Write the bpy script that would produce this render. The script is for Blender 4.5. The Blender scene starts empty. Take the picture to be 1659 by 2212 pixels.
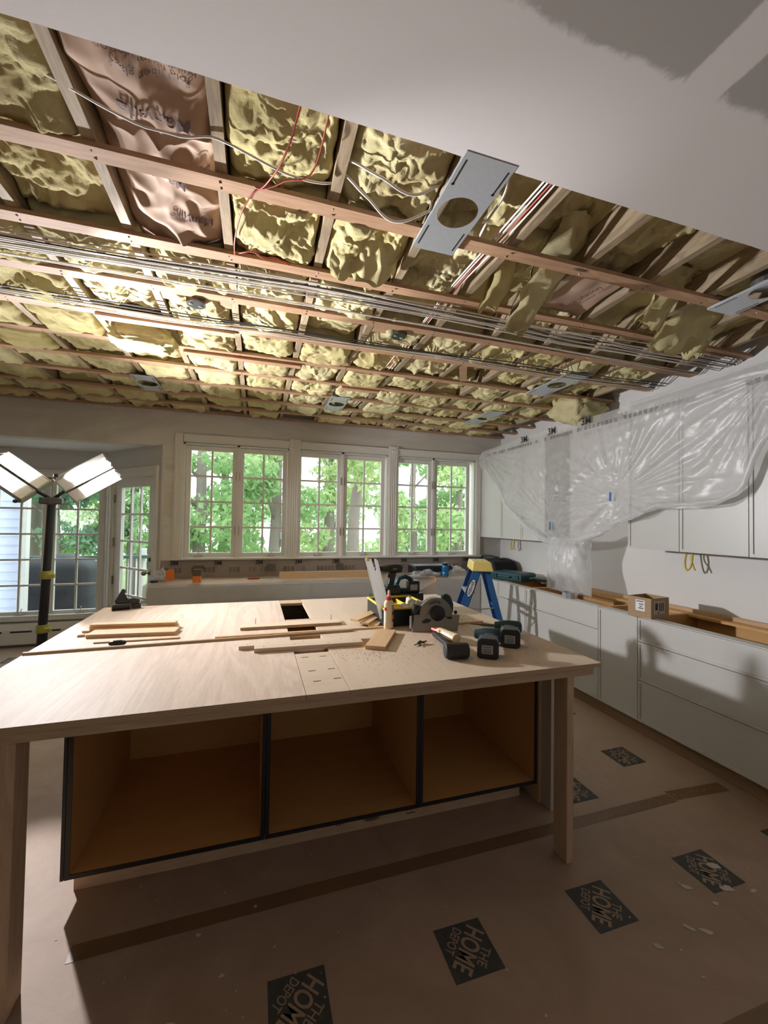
import bpy, bmesh, math, random
from mathutils import Vector, Matrix, noise, Euler
R = math.radians
random.seed(7)
SC = bpy.context.scene
COL = SC.collection

# ------------------------------------------------------------------ camera, world, lamps, exposure
cam_d = bpy.data.cameras.new('camera'); cam = bpy.data.objects.new('camera', cam_d); COL.objects.link(cam)
cam_d.sensor_fit = 'HORIZONTAL'; cam_d.sensor_width = 36.0; cam_d.lens = 885.7 / 1659 * 36.0
cam_d.clip_start = 0.05; cam_d.clip_end = 400
_y, _p, _r = 0.301612, 0.0237058, 0.0157407
fw = Vector((math.sin(_y)*math.cos(_p), math.cos(_y)*math.cos(_p), math.sin(_p)))
rt = Vector((math.cos(_y), -math.sin(_y), 0)); up = rt.cross(fw)
dn = -up
rx = rt*math.cos(_r) - dn*math.sin(_r); dy = rt*math.sin(_r) + dn*math.cos(_r)
m = Matrix((rx, -dy, -fw)).transposed().to_4x4(); m.translation = (0, 0, 1.55)
cam.matrix_world = m
SC.camera = cam
SC.view_settings.view_transform = 'Standard'; SC.view_settings.look = 'None'
SC.view_settings.gamma = 1.0; SC.view_settings.use_curve_mapping = False
SC.view_settings.exposure = 0.0
SC.cycles.caustics_reflective = False; SC.cycles.caustics_refractive = False
SC.cycles.sample_clamp_indirect = 6.0
SC.cycles.transparent_max_bounces = 12
SC.cycles.max_bounces = 7; SC.cycles.diffuse_bounces = 4; SC.cycles.glossy_bounces = 3; SC.cycles.transmission_bounces = 4
SC.cycles.use_adaptive_sampling = True; SC.cycles.adaptive_threshold = 0.1; SC.cycles.adaptive_min_samples = 16

world = bpy.data.worlds.new('world'); SC.world = world; world.use_nodes = True
bg = world.node_tree.nodes['Background']
bg.inputs[0].default_value = (0.88, 0.95, 1.0, 1); bg.inputs[1].default_value = 4.2     # bright overcast sky

LAMP_A = Vector((-1.66, 3.70, 1.86)); LAMP_B = Vector((-1.40, 3.70, 1.84))
_pa, _pb = Vector((1.306, 0.735, 2.74)), Vector((1.398, 1.122, 2.74))      # where the upper beam is cut off on the ceiling
_u = (_pa.lerp(_pb, 0.5) - LAMP_A).normalized(); _nn = (_pa - LAMP_A).cross(_pb - _pa).normalized()
HALF_A = 15
AXIS_A = _nn*math.sin(R(HALF_A)) + _u*math.cos(R(HALF_A)); AXIS_B = (0.93, -0.34, 0.13); AXIS_C = (0.40, -0.90, 0.10)
POWER_A, POWER_B, POWER_C, POWER_D = 640, 485, 215, 330
def spot(name, loc, axis, size, blend, power, radius, col=(0.95, 0.955, 1.0)):
    d = bpy.data.lights.new(name, 'SPOT'); o = bpy.data.objects.new(name, d); COL.objects.link(o)
    d.energy = power; d.spot_size = R(size); d.spot_blend = blend; d.shadow_soft_size = radius; d.color = col
    o.location = loc; o.rotation_euler = Vector(axis).to_track_quat('-Z', 'Y').to_euler()
    return o
spot('work_lamp_beam', LAMP_A, AXIS_A, 2*HALF_A, 0.30, POWER_A, 0.02)
spot('work_lamp_beam', LAMP_A, AXIS_C, 116, 1.0, POWER_C, 0.04)
spot('work_lamp_beam', LAMP_A + Vector((0, 0, -0.03)), (0.82, -1.86, -1.83), 27, 0.7, POWER_D, 0.04)
spot('work_lamp_beam', LAMP_B, AXIS_B, 132, 1.0, POWER_B, 0.05)

# ------------------------------------------------------------------ helpers
ORI = {}
def org(o):
    return ORI.get(o.name, Vector((0, 0, 0))) if o is not None else Vector((0, 0, 0))
def tag(o, label=None, cat=None, group=None, kind=None):
    if label: o['label'] = label
    if cat: o['category'] = cat
    if group: o['group'] = group
    if kind: o['kind'] = kind
    return o
def empty(name, loc=(0, 0, 0), rot=(0, 0, 0), local=False):
    o = bpy.data.objects.new(name, None); COL.objects.link(o)
    o.empty_display_size = 0.05
    o.location = loc; o.rotation_euler = rot
    ORI[o.name] = Vector((0, 0, 0)) if local else Vector(loc)
    return o
def thing(name, label, cat, loc=(0, 0, 0), rot=(0, 0, 0), group=None, local=False):
    return tag(empty(name, loc, rot, local), label, cat, group)

class MB:
    def __init__(s): s.v = []; s.f = []
    def add(s, vs, fs):
        n = len(s.v); s.v += [tuple(q) for q in vs]; s.f += [tuple(i+n for i in f) for f in fs]; return s
    def box(s, x0, x1, y0, y1, z0, z1, M=None):
        vs = [(x, y, z) for z in (z0, z1) for y in (y0, y1) for x in (x0, x1)]
        if M is not None: vs = [M @ Vector(q) for q in vs]
        return s.add(vs, [(0, 2, 3, 1), (4, 5, 7, 6), (0, 1, 5, 4), (2, 6, 7, 3), (0, 4, 6, 2), (1, 3, 7, 5)])
    def cyl(s, p0, p1, r0, r1=None, n=16, caps=True):
        r1 = r0 if r1 is None else r1
        p0 = Vector(p0); p1 = Vector(p1); d = (p1-p0).normalized()
        a = d.orthogonal().normalized(); b = d.cross(a)
        vs = []
        for p, r in ((p0, r0), (p1, r1)):
            for i in range(n):
                t = 2*math.pi*i/n; vs.append(p + a*(r*math.cos(t)) + b*(r*math.sin(t)))
        fs = [(i, (i+1) % n, n+(i+1) % n, n+i) for i in range(n)]
        if caps: fs += [tuple(range(n-1, -1, -1)), tuple(range(n, 2*n))]
        return s.add(vs, fs)
    def lathe(s, prof, c=(0, 0, 0), axis='Z', n=20):
        vs = []; c = Vector(c)
        for r, h in prof:
            for i in range(n):
                t = 2*math.pi*i/n; q = (r*math.cos(t), r*math.sin(t), h)
                if axis == 'X': q = (q[2], q[0], q[1])
                if axis == 'Y': q = (q[1], q[2], q[0])
                vs.append(c + Vector(q))
        fs = []
        for k in range(len(prof)-1):
            fs += [(k*n+i, k*n+(i+1) % n, (k+1)*n+(i+1) % n, (k+1)*n+i) for i in range(n)]
        fs += [tuple(range(n-1, -1, -1)), tuple(range((len(prof)-1)*n, len(prof)*n))]
        return s.add(vs, fs)
    def tube(s, pts, r, n=8, rs=None):
        pts = [Vector(p) for p in pts]; vs = []; k = len(pts); a = None
        for i, p in enumerate(pts):
            d = (pts[min(i+1, k-1)] - pts[max(i-1, 0)]).normalized()
            a = d.orthogonal().normalized() if a is None else (a - d*a.dot(d)).normalized()
            b = d.cross(a); rr = rs[i] if rs else r
            for j in range(n):
                t = 2*math.pi*j/n; vs.append(p + a*(rr*math.cos(t)) + b*(rr*math.sin(t)))
        fs = [(i*n+j, i*n+(j+1) % n, (i+1)*n+(j+1) % n, (i+1)*n+j) for i in range(k-1) for j in range(n)]
        fs += [tuple(range(n-1, -1, -1)), tuple(range((k-1)*n, k*n))]
        return s.add(vs, fs)
    def prism(s, poly, h0, h1, plane='XY', M=None):
        n = len(poly); vs = []
        for h in (h0, h1):
            for a, b in poly:
                q = {'XY': (a, b, h), 'XZ': (a, h, b), 'YZ': (h, a, b)}[plane]
                vs.append(M @ Vector(q) if M is not None else Vector(q))
        fs = [(i, (i+1) % n, n+(i+1) % n, n+i) for i in range(n)] + [tuple(range(n-1, -1, -1)), tuple(range(n, 2*n))]
        return s.add(vs, fs)
    def grid(s, nu, nv, fn):
        vs = [fn(i/nu, j/nv) for j in range(nv+1) for i in range(nu+1)]
        w = nu+1
        return s.add(vs, [(j*w+i, j*w+i+1, (j+1)*w+i+1, (j+1)*w+i) for j in range(nv) for i in range(nu)])
    def mesh(s, name, mat, off=None, smooth=False, fix=True):
        me = bpy.data.meshes.new(name)
        v = s.v if off is None else [(a[0]-off.x, a[1]-off.y, a[2]-off.z) for a in s.v]
        me.from_pydata(v, [], s.f); me.update()
        if fix and len(s.f) < 60000:
            bm = bmesh.new(); bm.from_mesh(me); bmesh.ops.recalc_face_normals(bm, faces=bm.faces); bm.to_mesh(me); bm.free()
        if smooth:
            me.polygons.foreach_set('use_smooth', [True]*len(me.polygons))
        for q in (mat if isinstance(mat, (list, tuple)) else [mat]): me.materials.append(q)
        return me
    def build(s, name, mat, parent=None, smooth=False, bevel=0, fix=True, seg=2, auto=None):
        off = org(parent)
        me = s.mesh(name, mat, off, smooth, fix)
        o = bpy.data.objects.new(name, me); COL.objects.link(o)
        o.parent = parent; ORI[o.name] = off
        if auto is not None and smooth:
            me.set_sharp_from_angle(angle=R(auto))
        if bevel:
            b = o.modifiers.new('bevel', 'BEVEL'); b.width = bevel; b.segments = seg; b.limit_method = 'ANGLE'; b.angle_limit = R(40)
            b.harden_normals = False
        return o

def bx(name, mat, parent, *a, bevel=0, M=None):
    return MB().box(*a, M=M).build(name, mat, parent, bevel=bevel)

def link_mesh(name, me, parent, loc=(0, 0, 0), rot=(0, 0, 0)):
    o = bpy.data.objects.new(name, me); COL.objects.link(o); o.parent = parent
    o.location = Vector(loc) - org(parent) if parent else loc
    o.rotation_euler = rot; ORI[o.name] = org(parent)
    return o

def copy_tree(o, parent=None):
    c = o.copy(); COL.objects.link(c); c.parent = parent; ORI[c.name] = org(o)
    for ch in list(o.children): copy_tree(ch, c)
    return c

_dg = None
def text_verts(s, size=1.0, extrude=0.0, bold=0.0, align='CENTER'):
    cu = bpy.data.curves.new('t', 'FONT'); cu.body = s; cu.size = size; cu.align_x = align; cu.align_y = 'CENTER'
    cu.extrude = extrude; cu.offset = bold*size; cu.resolution_u = 3
    o = bpy.data.objects.new('t', cu); COL.objects.link(o)
    dg = bpy.context.evaluated_depsgraph_get(); dg.update()
    me = bpy.data.meshes.new_from_object(o.evaluated_get(dg))
    vs = [v.co.copy() for v in me.vertices]; fs = [tuple(p.vertices) for p in me.polygons]
    bpy.data.objects.remove(o); bpy.data.curves.remove(cu); bpy.data.meshes.remove(me)
    return vs, fs
def text_on(s, size, origin, right, upv, mat, name='lettering', parent=None, bold=0.0, sx=1.0, lift=0.0008, warp=None, mb=None):
    vs, fs = text_verts(s, size, 0, bold)
    r_ = Vector(right).normalized(); u_ = Vector(upv).normalized(); n_ = r_.cross(u_); o_ = Vector(origin)
    w = [o_ + r_*(v.x*sx) + u_*v.y + n_*lift for v in vs]
    if warp: w = [warp(q) for q in w]
    if mb is not None: mb.add(w, fs); return None
    return MB().add(w, fs).build(name, mat, parent, fix=False)

# ------------------------------------------------------------------ materials
MATS = {}
def _nm(name):
    m = bpy.data.materials.new(name); m.use_nodes = True; nt = m.node_tree
    return m, nt, nt.nodes['Principled BSDF']
def _n(nt, t, **kw):
    n = nt.nodes.new(t)
    for k, v in kw.items():
        if k.startswith('i_'): n.inputs[int(k[2:]) if k[2:].isdigit() else k[2:]].default_value = v
        else: setattr(n, k, v)
    return n
def _noise(nt, scale, detail=4, rough=0.55, dist=0.0, vec=None):
    n = nt.nodes.new('ShaderNodeTexNoise'); n.inputs['Scale'].default_value = scale; n.inputs['Detail'].default_value = detail
    n.inputs['Roughness'].default_value = rough; n.inputs['Distortion'].default_value = dist
    if vec is not None: nt.links.new(vec, n.inputs['Vector'])
    return n
def _ramp(nt, fac, stops):
    r = nt.nodes.new('ShaderNodeValToRGB'); cr = r.color_ramp
    while len(cr.elements) < len(stops): cr.elements.new(0.5)
    for e, (p, c) in zip(cr.elements, stops): e.position = p; e.color = (*c, 1) if len(c) == 3 else c
    nt.links.new(fac, r.inputs[0]); return r
def _mix(nt, fac, a, b, mode='MIX'):
    n = nt.nodes.new('ShaderNodeMix'); n.data_type = 'RGBA'; n.blend_type = mode
    for i, q in ((0, fac), (6, a), (7, b)):
        if hasattr(q, 'is_output'): nt.links.new(q, n.inputs[i])
        else: n.inputs[i].default_value = q if i == 0 else (*q, 1) if len(q) == 3 else q
    return n.outputs[2]
def _math(nt, op, a, b=None, clamp=False):
    n = nt.nodes.new('ShaderNodeMath'); n.operation = op; n.use_clamp = clamp
    for i, q in enumerate((a, b)):
        if q is None: continue
        if hasattr(q, 'is_output'): nt.links.new(q, n.inputs[i])
        else: n.inputs[i].default_value = q
    return n.outputs[0]
def _bump(nt, p, h, strength=0.3, dist=0.01):
    b = nt.nodes.new('ShaderNodeBump'); b.inputs['Strength'].default_value = strength; b.inputs['Distance'].default_value = dist
    nt.links.new(h, b.inputs['Height']); nt.links.new(b.outputs[0], p.inputs['Normal']); return b
def _obj(nt):
    return nt.nodes.new('ShaderNodeTexCoord').outputs['Object']
def _map(nt, vec, scale=(1, 1, 1), rot=(0, 0, 0), loc=(0, 0, 0)):
    m = nt.nodes.new('ShaderNodeMapping'); m.inputs['Scale'].default_value = scale; m.inputs['Rotation'].default_value = rot; m.inputs['Location'].default_value = loc
    nt.links.new(vec, m.inputs[0]); return m.outputs[0]

def plain(name, col, rough=0.5, metal=0.0, var=0.06, scale=20, bump=0.0, spec=0.5, coat=0.0):
    if name in MATS: return MATS[name]
    m, nt, p = _nm(name); v = _obj(nt)
    n = _noise(nt, scale, 5, 0.6, 0, v)
    c = _mix(nt, n.outputs['Fac'], tuple(max(0, x*(1-var)) for x in col), tuple(min(1, x*(1+var)) for x in col))
    nt.links.new(c, p.inputs['Base Color'])
    p.inputs['Roughness'].default_value = rough; p.inputs['Metallic'].default_value = metal
    p.inputs['Specular IOR Level'].default_value = spec; p.inputs['Coat Weight'].default_value = coat
    if bump: _bump(nt, p, n.outputs['Fac'], bump, 0.004)
    MATS[name] = m; return m

def wood(name, light, dark, axis='X', rough=0.65, fine=60, swirl=3.0, knots=False, contrast=1.0, bump=0.12):
    key = name + axis
    if key in MATS: return MATS[key]
    m, nt, p = _nm(key); v = _obj(nt)
    st = {'X': (0.12, 1, 1), 'Y': (1, 0.12, 1), 'Z': (1, 1, 0.12)}[axis]
    oi = nt.nodes.new('ShaderNodeObjectInfo')
    vm = nt.nodes.new('ShaderNodeVectorMath'); vm.operation = 'MULTIPLY_ADD'
    nt.links.new(oi.outputs['Random'], vm.inputs[0]); vm.inputs[1].default_value = (7, 5, 9); nt.links.new(v, vm.inputs[2])
    mv = _map(nt, vm.outputs[0], st)
    n1 = _noise(nt, swirl*4, 4, 0.55, 1.6, mv); n2 = _noise(nt, fine*2.2, 3, 0.6, 0.2, mv)
    w = _math(nt, 'SINE', _math(nt, 'MULTIPLY', n1.outputs['Fac'], 34.0))
    w2 = _math(nt, 'MULTIPLY_ADD', w, 0.22*contrast); nt.nodes[-1].inputs[2].default_value = 0.45
    f = _math(nt, 'ADD', w2, _math(nt, 'MULTIPLY', _math(nt, 'SUBTRACT', n2.outputs['Fac'], 0.5), 0.9*contrast), clamp=True)
    c = _mix(nt, f, light, dark)
    if knots:
        vo = nt.nodes.new('ShaderNodeTexVoronoi'); vo.inputs['Scale'].default_value = 3.0
        nt.links.new(_map(nt, vm.outputs[0], tuple(0.6 if q < 1 else 1.8 for q in st)), vo.inputs['Vector'])
        k = _ramp(nt, vo.outputs['Distance'], [(0.0, (1, 1, 1)), (0.055, (1, 1, 1)), (0.10, (0, 0, 0))])
        c = _mix(nt, k.outputs[0], c, tuple(x*0.35 for x in dark))
    # slight piece-to-piece tone
    hv = nt.nodes.new('ShaderNodeHueSaturation'); nt.links.new(c, hv.inputs['Color'])
    nt.links.new(_math(nt, 'MULTIPLY_ADD', oi.outputs['Random'], 0.24), hv.inputs['Value']); nt.nodes[-1].inputs[2].default_value = 0.88
    nt.links.new(hv.outputs[0], p.inputs['Base Color'])
    p.inputs['Roughness'].default_value = rough; p.inputs['Specular IOR Level'].default_value = 0.35
    _bump(nt, p, n2.outputs['Fac'], bump, 0.003)
    MATS[key] = m; return m

def pine(axis): return wood('pine', (0.62, 0.42, 0.25), (0.42, 0.25, 0.13), axis, knots=True, swirl=2.2, contrast=0.8)
def stud(axis): return wood('stud', (0.60, 0.44, 0.30), (0.42, 0.28, 0.17), axis, knots=True, swirl=2.2, contrast=0.7)
def strapw(axis): return wood('strapping', (0.53, 0.33, 0.20), (0.32, 0.18, 0.10), axis, knots=True, swirl=2.0, contrast=0.8)
def joistw(axis): return wood('old_joist', (0.43, 0.33, 0.21), (0.22, 0.16, 0.10), axis, swirl=2.4, contrast=1.0)
def maple(axis): return wood('maple_ply', (0.68, 0.39, 0.145), (0.56, 0.30, 0.10), axis, swirl=1.2, contrast=0.45, rough=0.45)
def plytop(axis): return wood('birch_sheet', (0.68, 0.545, 0.455), (0.50, 0.38, 0.30), axis, swirl=1.1, fine=40, contrast=0.95, rough=0.6)
def plypale(axis): return wood('birch_pale', (0.72, 0.58, 0.455), (0.60, 0.46, 0.34), axis, swirl=1.0, fine=40, contrast=0.45, rough=0.6)
def oak(axis): return wood('oak_offcut', (0.70, 0.48, 0.29), (0.55, 0.34, 0.18), axis, swirl=1.6, fine=80, contrast=0.5, rough=0.55)
def plyedge():
    if 'plyedge' in MATS: return MATS['plyedge']
    m, nt, p = _nm('plywood_edge'); v = _obj(nt)
    w = nt.nodes.new('ShaderNodeTexWave'); w.wave_type = 'BANDS'; w.bands_direction = 'Z'; w.inputs['Scale'].default_value = 55; w.inputs['Distortion'].default_value = 0.6
    nt.links.new(v, w.inputs['Vector'])
    c = _mix(nt, w.outputs['Fac'], (0.30, 0.19, 0.10), (0.66, 0.49, 0.31)); nt.links.new(c, p.inputs['Base Color'])
    p.inputs['Roughness'].default_value = 0.7; MATS['plyedge'] = m; return m

WHITE = plain('white_trim_paint', (0.74, 0.72, 0.68), 0.4, var=0.02, scale=4)
CAB = plain('cabinet_paint', (0.58, 0.565, 0.535), 0.38, var=0.015, scale=5)
BLACKED = plain('black_edge_paint', (0.018, 0.016, 0.016), 0.45)
BLACKP = plain('black_plastic', (0.012, 0.013, 0.015), 0.42)
BLACKR = plain('black_rubber', (0.022, 0.021, 0.021), 0.6)
TEAL = plain('teal_plastic', (0.012, 0.075, 0.09), 0.4)
TEALD = plain('dark_teal_plastic', (0.010, 0.042, 0.050), 0.42)
GALV = plain('galvanised_steel', (0.56, 0.59, 0.63), 0.36, 0.55, var=0.10, scale=60)
STEEL = plain('steel', (0.55, 0.54, 0.52), 0.3, 0.9)
DARKST = plain('dark_steel', (0.16, 0.15, 0.13), 0.42, 0.7)
BRASS = plain('aged_nickel', (0.36, 0.31, 0.24), 0.35, 0.9)
REDP = plain('red_plastic', (0.55, 0.02, 0.02), 0.35)
PINKP = plain('pink_plastic', (0.85, 0.38, 0.32), 0.4)
GLUE = plain('cream_glue_bottle', (0.83, 0.70, 0.45), 0.35)
YELLOW = plain('yellow_plastic', (0.78, 0.60, 0.08), 0.45)
LYELLOW = plain('ladder_cap_yellow', (0.80, 0.62, 0.20), 0.5, var=0.12, scale=30)
BLUE = plain('blue_fibreglass', (0.025, 0.12, 0.34), 0.45, var=0.12, scale=40)
CARD = plain('cardboard', (0.42, 0.28, 0.16), 0.8, var=0.08, scale=15)
INK = plain('printed_ink', (0.035, 0.032, 0.03), 0.7)
GREYINK = plain('grey_film_print', (0.20, 0.18, 0.17), 0.7)
LABELW = plain('white_label', (0.82, 0.82, 0.80), 0.6, var=0.02)
ORANGE = plain('orange_handle', (0.80, 0.22, 0.04), 0.5)
CABLEW = plain('white_cable_sheath', (0.80, 0.74, 0.68), 0.5)
CABLEY = plain('yellow_cable_sheath', (0.72, 0.55, 0.09), 0.5)
CABLER = plain('red_cable_sheath', (0.40, 0.05, 0.02), 0.5)
DARKWOOD = plain('dark_stained_side', (0.035, 0.028, 0.024), 0.5)
SPLAT = plain('dried_plaster', (0.58, 0.50, 0.44), 0.8)

def emit(name, col, s):
    m, nt, p = _nm(name); p.inputs['Emission Color'].default_value = (*col, 1); p.inputs['Emission Strength'].default_value = s
    p.inputs['Base Color'].default_value = (0.9, 0.9, 0.9, 1); p.inputs['Roughness'].default_value = 0.3; return m
LAMPGLOW = emit('lit_lamp_glass', (1.0, 0.97, 0.92), 40.0)

def film(name, tint=(0.90, 0.90, 0.90), opac=0.42, bump=0.2, scale=3.0, var=0.12):
    m, nt, p = _nm(name); v = _obj(nt)
    nt.nodes.remove(p); out = nt.nodes['Material Output']
    tr = _n(nt, 'ShaderNodeBsdfTransparent'); tr.inputs[0].default_value = (0.97, 0.97, 0.97, 1)
    df = _n(nt, 'ShaderNodeBsdfDiffuse'); df.inputs[0].default_value = (*tint, 1)
    tl = _n(nt, 'ShaderNodeBsdfTranslucent'); tl.inputs[0].default_value = (*tint, 1)
    gl = _n(nt, 'ShaderNodeBsdfGlossy'); gl.inputs['Roughness'].default_value = 0.34; gl.inputs[0].default_value = (1, 1, 1, 1)
    n = _noise(nt, scale, 5, 0.6, 2.2, v)
    b = nt.nodes.new('ShaderNodeBump'); b.inputs['Strength'].default_value = bump; b.inputs['Distance'].default_value = 0.03
    nt.links.new(n.outputs['Fac'], b.inputs['Height'])
    for q in (df, gl): nt.links.new(b.outputs[0], q.inputs['Normal'])
    m1 = _n(nt, 'ShaderNodeMixShader'); m1.inputs[0].default_value = 0.4; nt.links.new(df.outputs[0], m1.inputs[1]); nt.links.new(tl.outputs[0], m1.inputs[2])
    m2 = _n(nt, 'ShaderNodeMixShader'); m2.inputs[0].default_value = 0.07; nt.links.new(m1.outputs[0], m2.inputs[1]); nt.links.new(gl.outputs[0], m2.inputs[2])
    m3 = _n(nt, 'ShaderNodeMixShader'); nt.links.new(tr.outputs[0], m3.inputs[1]); nt.links.new(m2.outputs[0], m3.inputs[2])
    n2 = _noise(nt, scale*1.7, 4, 0.6, 1.0, v)
    nt.links.new(_math(nt, 'ADD', _math(nt, 'MULTIPLY', _math(nt, 'SUBTRACT', n2.outputs['Fac'], 0.5), var), opac, clamp=True), m3.inputs[0])
    nt.links.new(m3.outputs[0], out.inputs[0]); return m
FILM = film('clear_plastic_film', (0.93, 0.93, 0.94), 0.46, 0.16, 4.0, 0.22)
FILMC = film('clear_plastic_film_counter', (0.82, 0.81, 0.79), 0.52, 0.12, 2.5, 0.14)
FILMB = film('taped_masking_film', (0.42, 0.35, 0.31), 0.62, 0.12, 3.0, 0.3)

def glassmat():
    m, nt, p = _nm('window_glass'); nt.nodes.remove(p); out = nt.nodes['Material Output']
    tr = _n(nt, 'ShaderNodeBsdfTransparent'); tr.inputs[0].default_value = (0.95, 0.98, 0.97, 1)
    gl = _n(nt, 'ShaderNodeBsdfGlossy'); gl.inputs['Roughness'].default_value = 0.02
    mx = _n(nt, 'ShaderNodeMixShader'); mx.inputs[0].default_value = 0.05
    nt.links.new(tr.outputs[0], mx.inputs[1]); nt.links.new(gl.outputs[0], mx.inputs[2]); nt.links.new(mx.outputs[0], out.inputs[0])
    return m
GLASS = glassmat()

def wallmat():
    m, nt, p = _nm('primed_wall'); v = _obj(nt)
    n = _noise(nt, 1.1, 5, 0.6, 0.8, _map(nt, v, (0.6, 0.6, 2.2))); n2 = _noise(nt, 45, 3, 0.6, 0, v)
    r = _ramp(nt, n.outputs['Fac'], [(0.42, (0.60, 0.565, 0.52)), (0.56, (0.70, 0.67, 0.63))])
    nt.links.new(r.outputs[0], p.inputs['Base Color']); p.inputs['Roughness'].default_value = 0.8
    _bump(nt, p, n2.outputs['Fac'], 0.08, 0.003); return m
WALL = wallmat()
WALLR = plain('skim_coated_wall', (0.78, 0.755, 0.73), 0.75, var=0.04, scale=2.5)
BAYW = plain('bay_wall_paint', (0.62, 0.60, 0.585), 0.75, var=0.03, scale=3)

def ceilmat():
    m, nt, p = _nm('taped_drywall'); v = _obj(nt)
    sx = nt.nodes.new('ShaderNodeSeparateXYZ'); nt.links.new(v, sx.inputs[0])
    nn = _noise(nt, 6, 6, 0.7, 0.6, v); n3 = _noise(nt, 150, 3, 0.6, 0, v)
    wob = _math(nt, 'MULTIPLY', _math(nt, 'SUBTRACT', nn.outputs['Fac'], 0.5), 0.10)
    yy = _math(nt, 'ADD', sx.outputs[1], wob); xx = _math(nt, 'ADD', sx.outputs[0], _math(nt, 'MULTIPLY', wob, 0.35))
    def step(val, a, b):
        mr = nt.nodes.new('ShaderNodeMapRange'); mr.interpolation_type = 'SMOOTHSTEP'; nt.links.new(val, mr.inputs[0])
        mr.inputs[1].default_value = a; mr.inputs[2].default_value = b; return mr.outputs[0]
    band1 = step(yy, 0.775, 0.80)
    d = _math(nt, 'ABSOLUTE', _math(nt, 'SUBTRACT', xx, 1.135))
    band2 = step(d, 0.072, 0.060)
    mask = _math(nt, 'MAXIMUM', band1, band2)
    c = _mix(nt, mask, (0.41, 0.385, 0.36), (0.74, 0.70, 0.685)); nt.links.new(c, p.inputs['Base Color'])
    p.inputs['Roughness'].default_value = 0.85; _bump(nt, p, n3.outputs['Fac'], 0.1, 0.002); return m
CEILM = ceilmat()

def floormat():
    m, nt, p = _nm('kraft_floor_paper'); v = _obj(nt)
    n = _noise(nt, 2.2, 6, 0.6, 1.2, v); n2 = _noise(nt, 90, 4, 0.65, 0, v); n3 = _noise(nt, 1.6, 4, 0.5, 2.5, _map(nt, v, (1, 1, 1), (0, 0, 0.7)))
    c1 = _ramp(nt, n.outputs['Fac'], [(0.3, (0.335, 0.225, 0.155)), (0.7, (0.42, 0.295, 0.215))])
    dust = _ramp(nt, n2.outputs['Fac'], [(0.55, (0, 0, 0)), (0.75, (1, 1, 1))])
    sx = nt.nodes.new('ShaderNodeSeparateXYZ'); nt.links.new(v, sx.inputs[0])
    mr = nt.nodes.new('ShaderNodeMapRange'); mr.interpolation_type = 'SMOOTHSTEP'; nt.links.new(_math(nt, 'ADD', sx.outputs[0], _math(nt, 'MULTIPLY', n.outputs['Fac'], 1.0)), mr.inputs[0])
    mr.inputs[1].default_value = 1.7; mr.inputs[2].default_value = 2.5
    mr2 = nt.nodes.new('ShaderNodeMapRange'); mr2.interpolation_type = 'SMOOTHSTEP'; nt.links.new(sx.outputs[1], mr2.inputs[0]); mr2.inputs[1].default_value = 1.5; mr2.inputs[2].default_value = 2.1
    dm = _math(nt, 'MULTIPLY', mr.outputs[0], mr2.outputs[0])
    c2 = _mix(nt, _math(nt, 'MULTIPLY', dm, _math(nt, 'MULTIPLY_ADD', dust.outputs[0], 0.5)), c1.outputs[0], (0.56, 0.43, 0.32)); 
    nt.nodes[-1]
    nt.links.new(c2, p.inputs['Base Color']); p.inputs['Roughness'].default_value = 0.62
    h = _math(nt, 'ADD', n3.outputs['Fac'], _math(nt, 'MULTIPLY', n2.outputs['Fac'], 0.06)); _bump(nt, p, h, 0.35, 0.03); return m
FLOORM = floormat()
TAPE = plain('brown_seam_tape', (0.20, 0.115, 0.055), 0.45, var=0.10, scale=7)
PAPERP = plain('kraft_paper_bare', (0.36, 0.25, 0.175), 0.65, var=0.06, scale=9)

def woolmat():
    m, nt, p = _nm('yellow_glass_wool'); v = _obj(nt)
    oi = nt.nodes.new('ShaderNodeObjectInfo')
    n = _noise(nt, 7, 6, 0.65, 1.2, v); n2 = _noise(nt, 55, 5, 0.7, 1.5, v); n3 = _noise(nt, 2.3, 4, 0.6, 0.8, v)
    pale = _mix(nt, n.outputs['Fac'], (0.62, 0.53, 0.25), (0.86, 0.79, 0.50))
    deep = _mix(nt, n.outputs['Fac'], (0.56, 0.45, 0.14), (0.82, 0.70, 0.30))
    c = _mix(nt, _math(nt, 'MULTIPLY', oi.outputs['Random'], 0.75), pale, deep)
    c = _mix(nt, _math(nt, 'MULTIPLY', n2.outputs['Fac'], 0.30), c, (0.92, 0.86, 0.60))
    dirt = _ramp(nt, n3.outputs['Fac'], [(0.54, (0, 0, 0)), (0.72, (0.7, 0.7, 0.7))])
    c = _mix(nt, dirt.outputs[0], c, (0.40, 0.29, 0.14))
    nt.links.new(c, p.inputs['Base Color']); p.inputs['Roughness'].default_value = 1.0; p.inputs['Specular IOR Level'].default_value = 0.05
    n5 = _noise(nt, 170, 4, 0.7, 2.5, v); h = _math(nt, 'ADD', _math(nt, 'MULTIPLY', n.outputs['Fac'], 0.35), _math(nt, 'ADD', _math(nt, 'MULTIPLY', n2.outputs['Fac'], 0.6), _math(nt, 'MULTIPLY', n5.outputs['Fac'], 0.45))); _bump(nt, p, h, 0.75, 0.014); return m
WOOL = woolmat()
KRAFT = plain('kraft_facing', (0.44, 0.30, 0.215), 0.85, var=0.08, scale=8)
# ------------------------------------------------------------------ the room shell
XR, YF, ZC = 3.32, 5.08, 2.74            # right wall, window wall, finished ceiling
XL, YB = -3.10, -2.60                    # left wall, wall behind
YBAY, ZBAY = 6.0, 2.375
def struct(o): o['kind'] = 'structure'; return o

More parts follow.
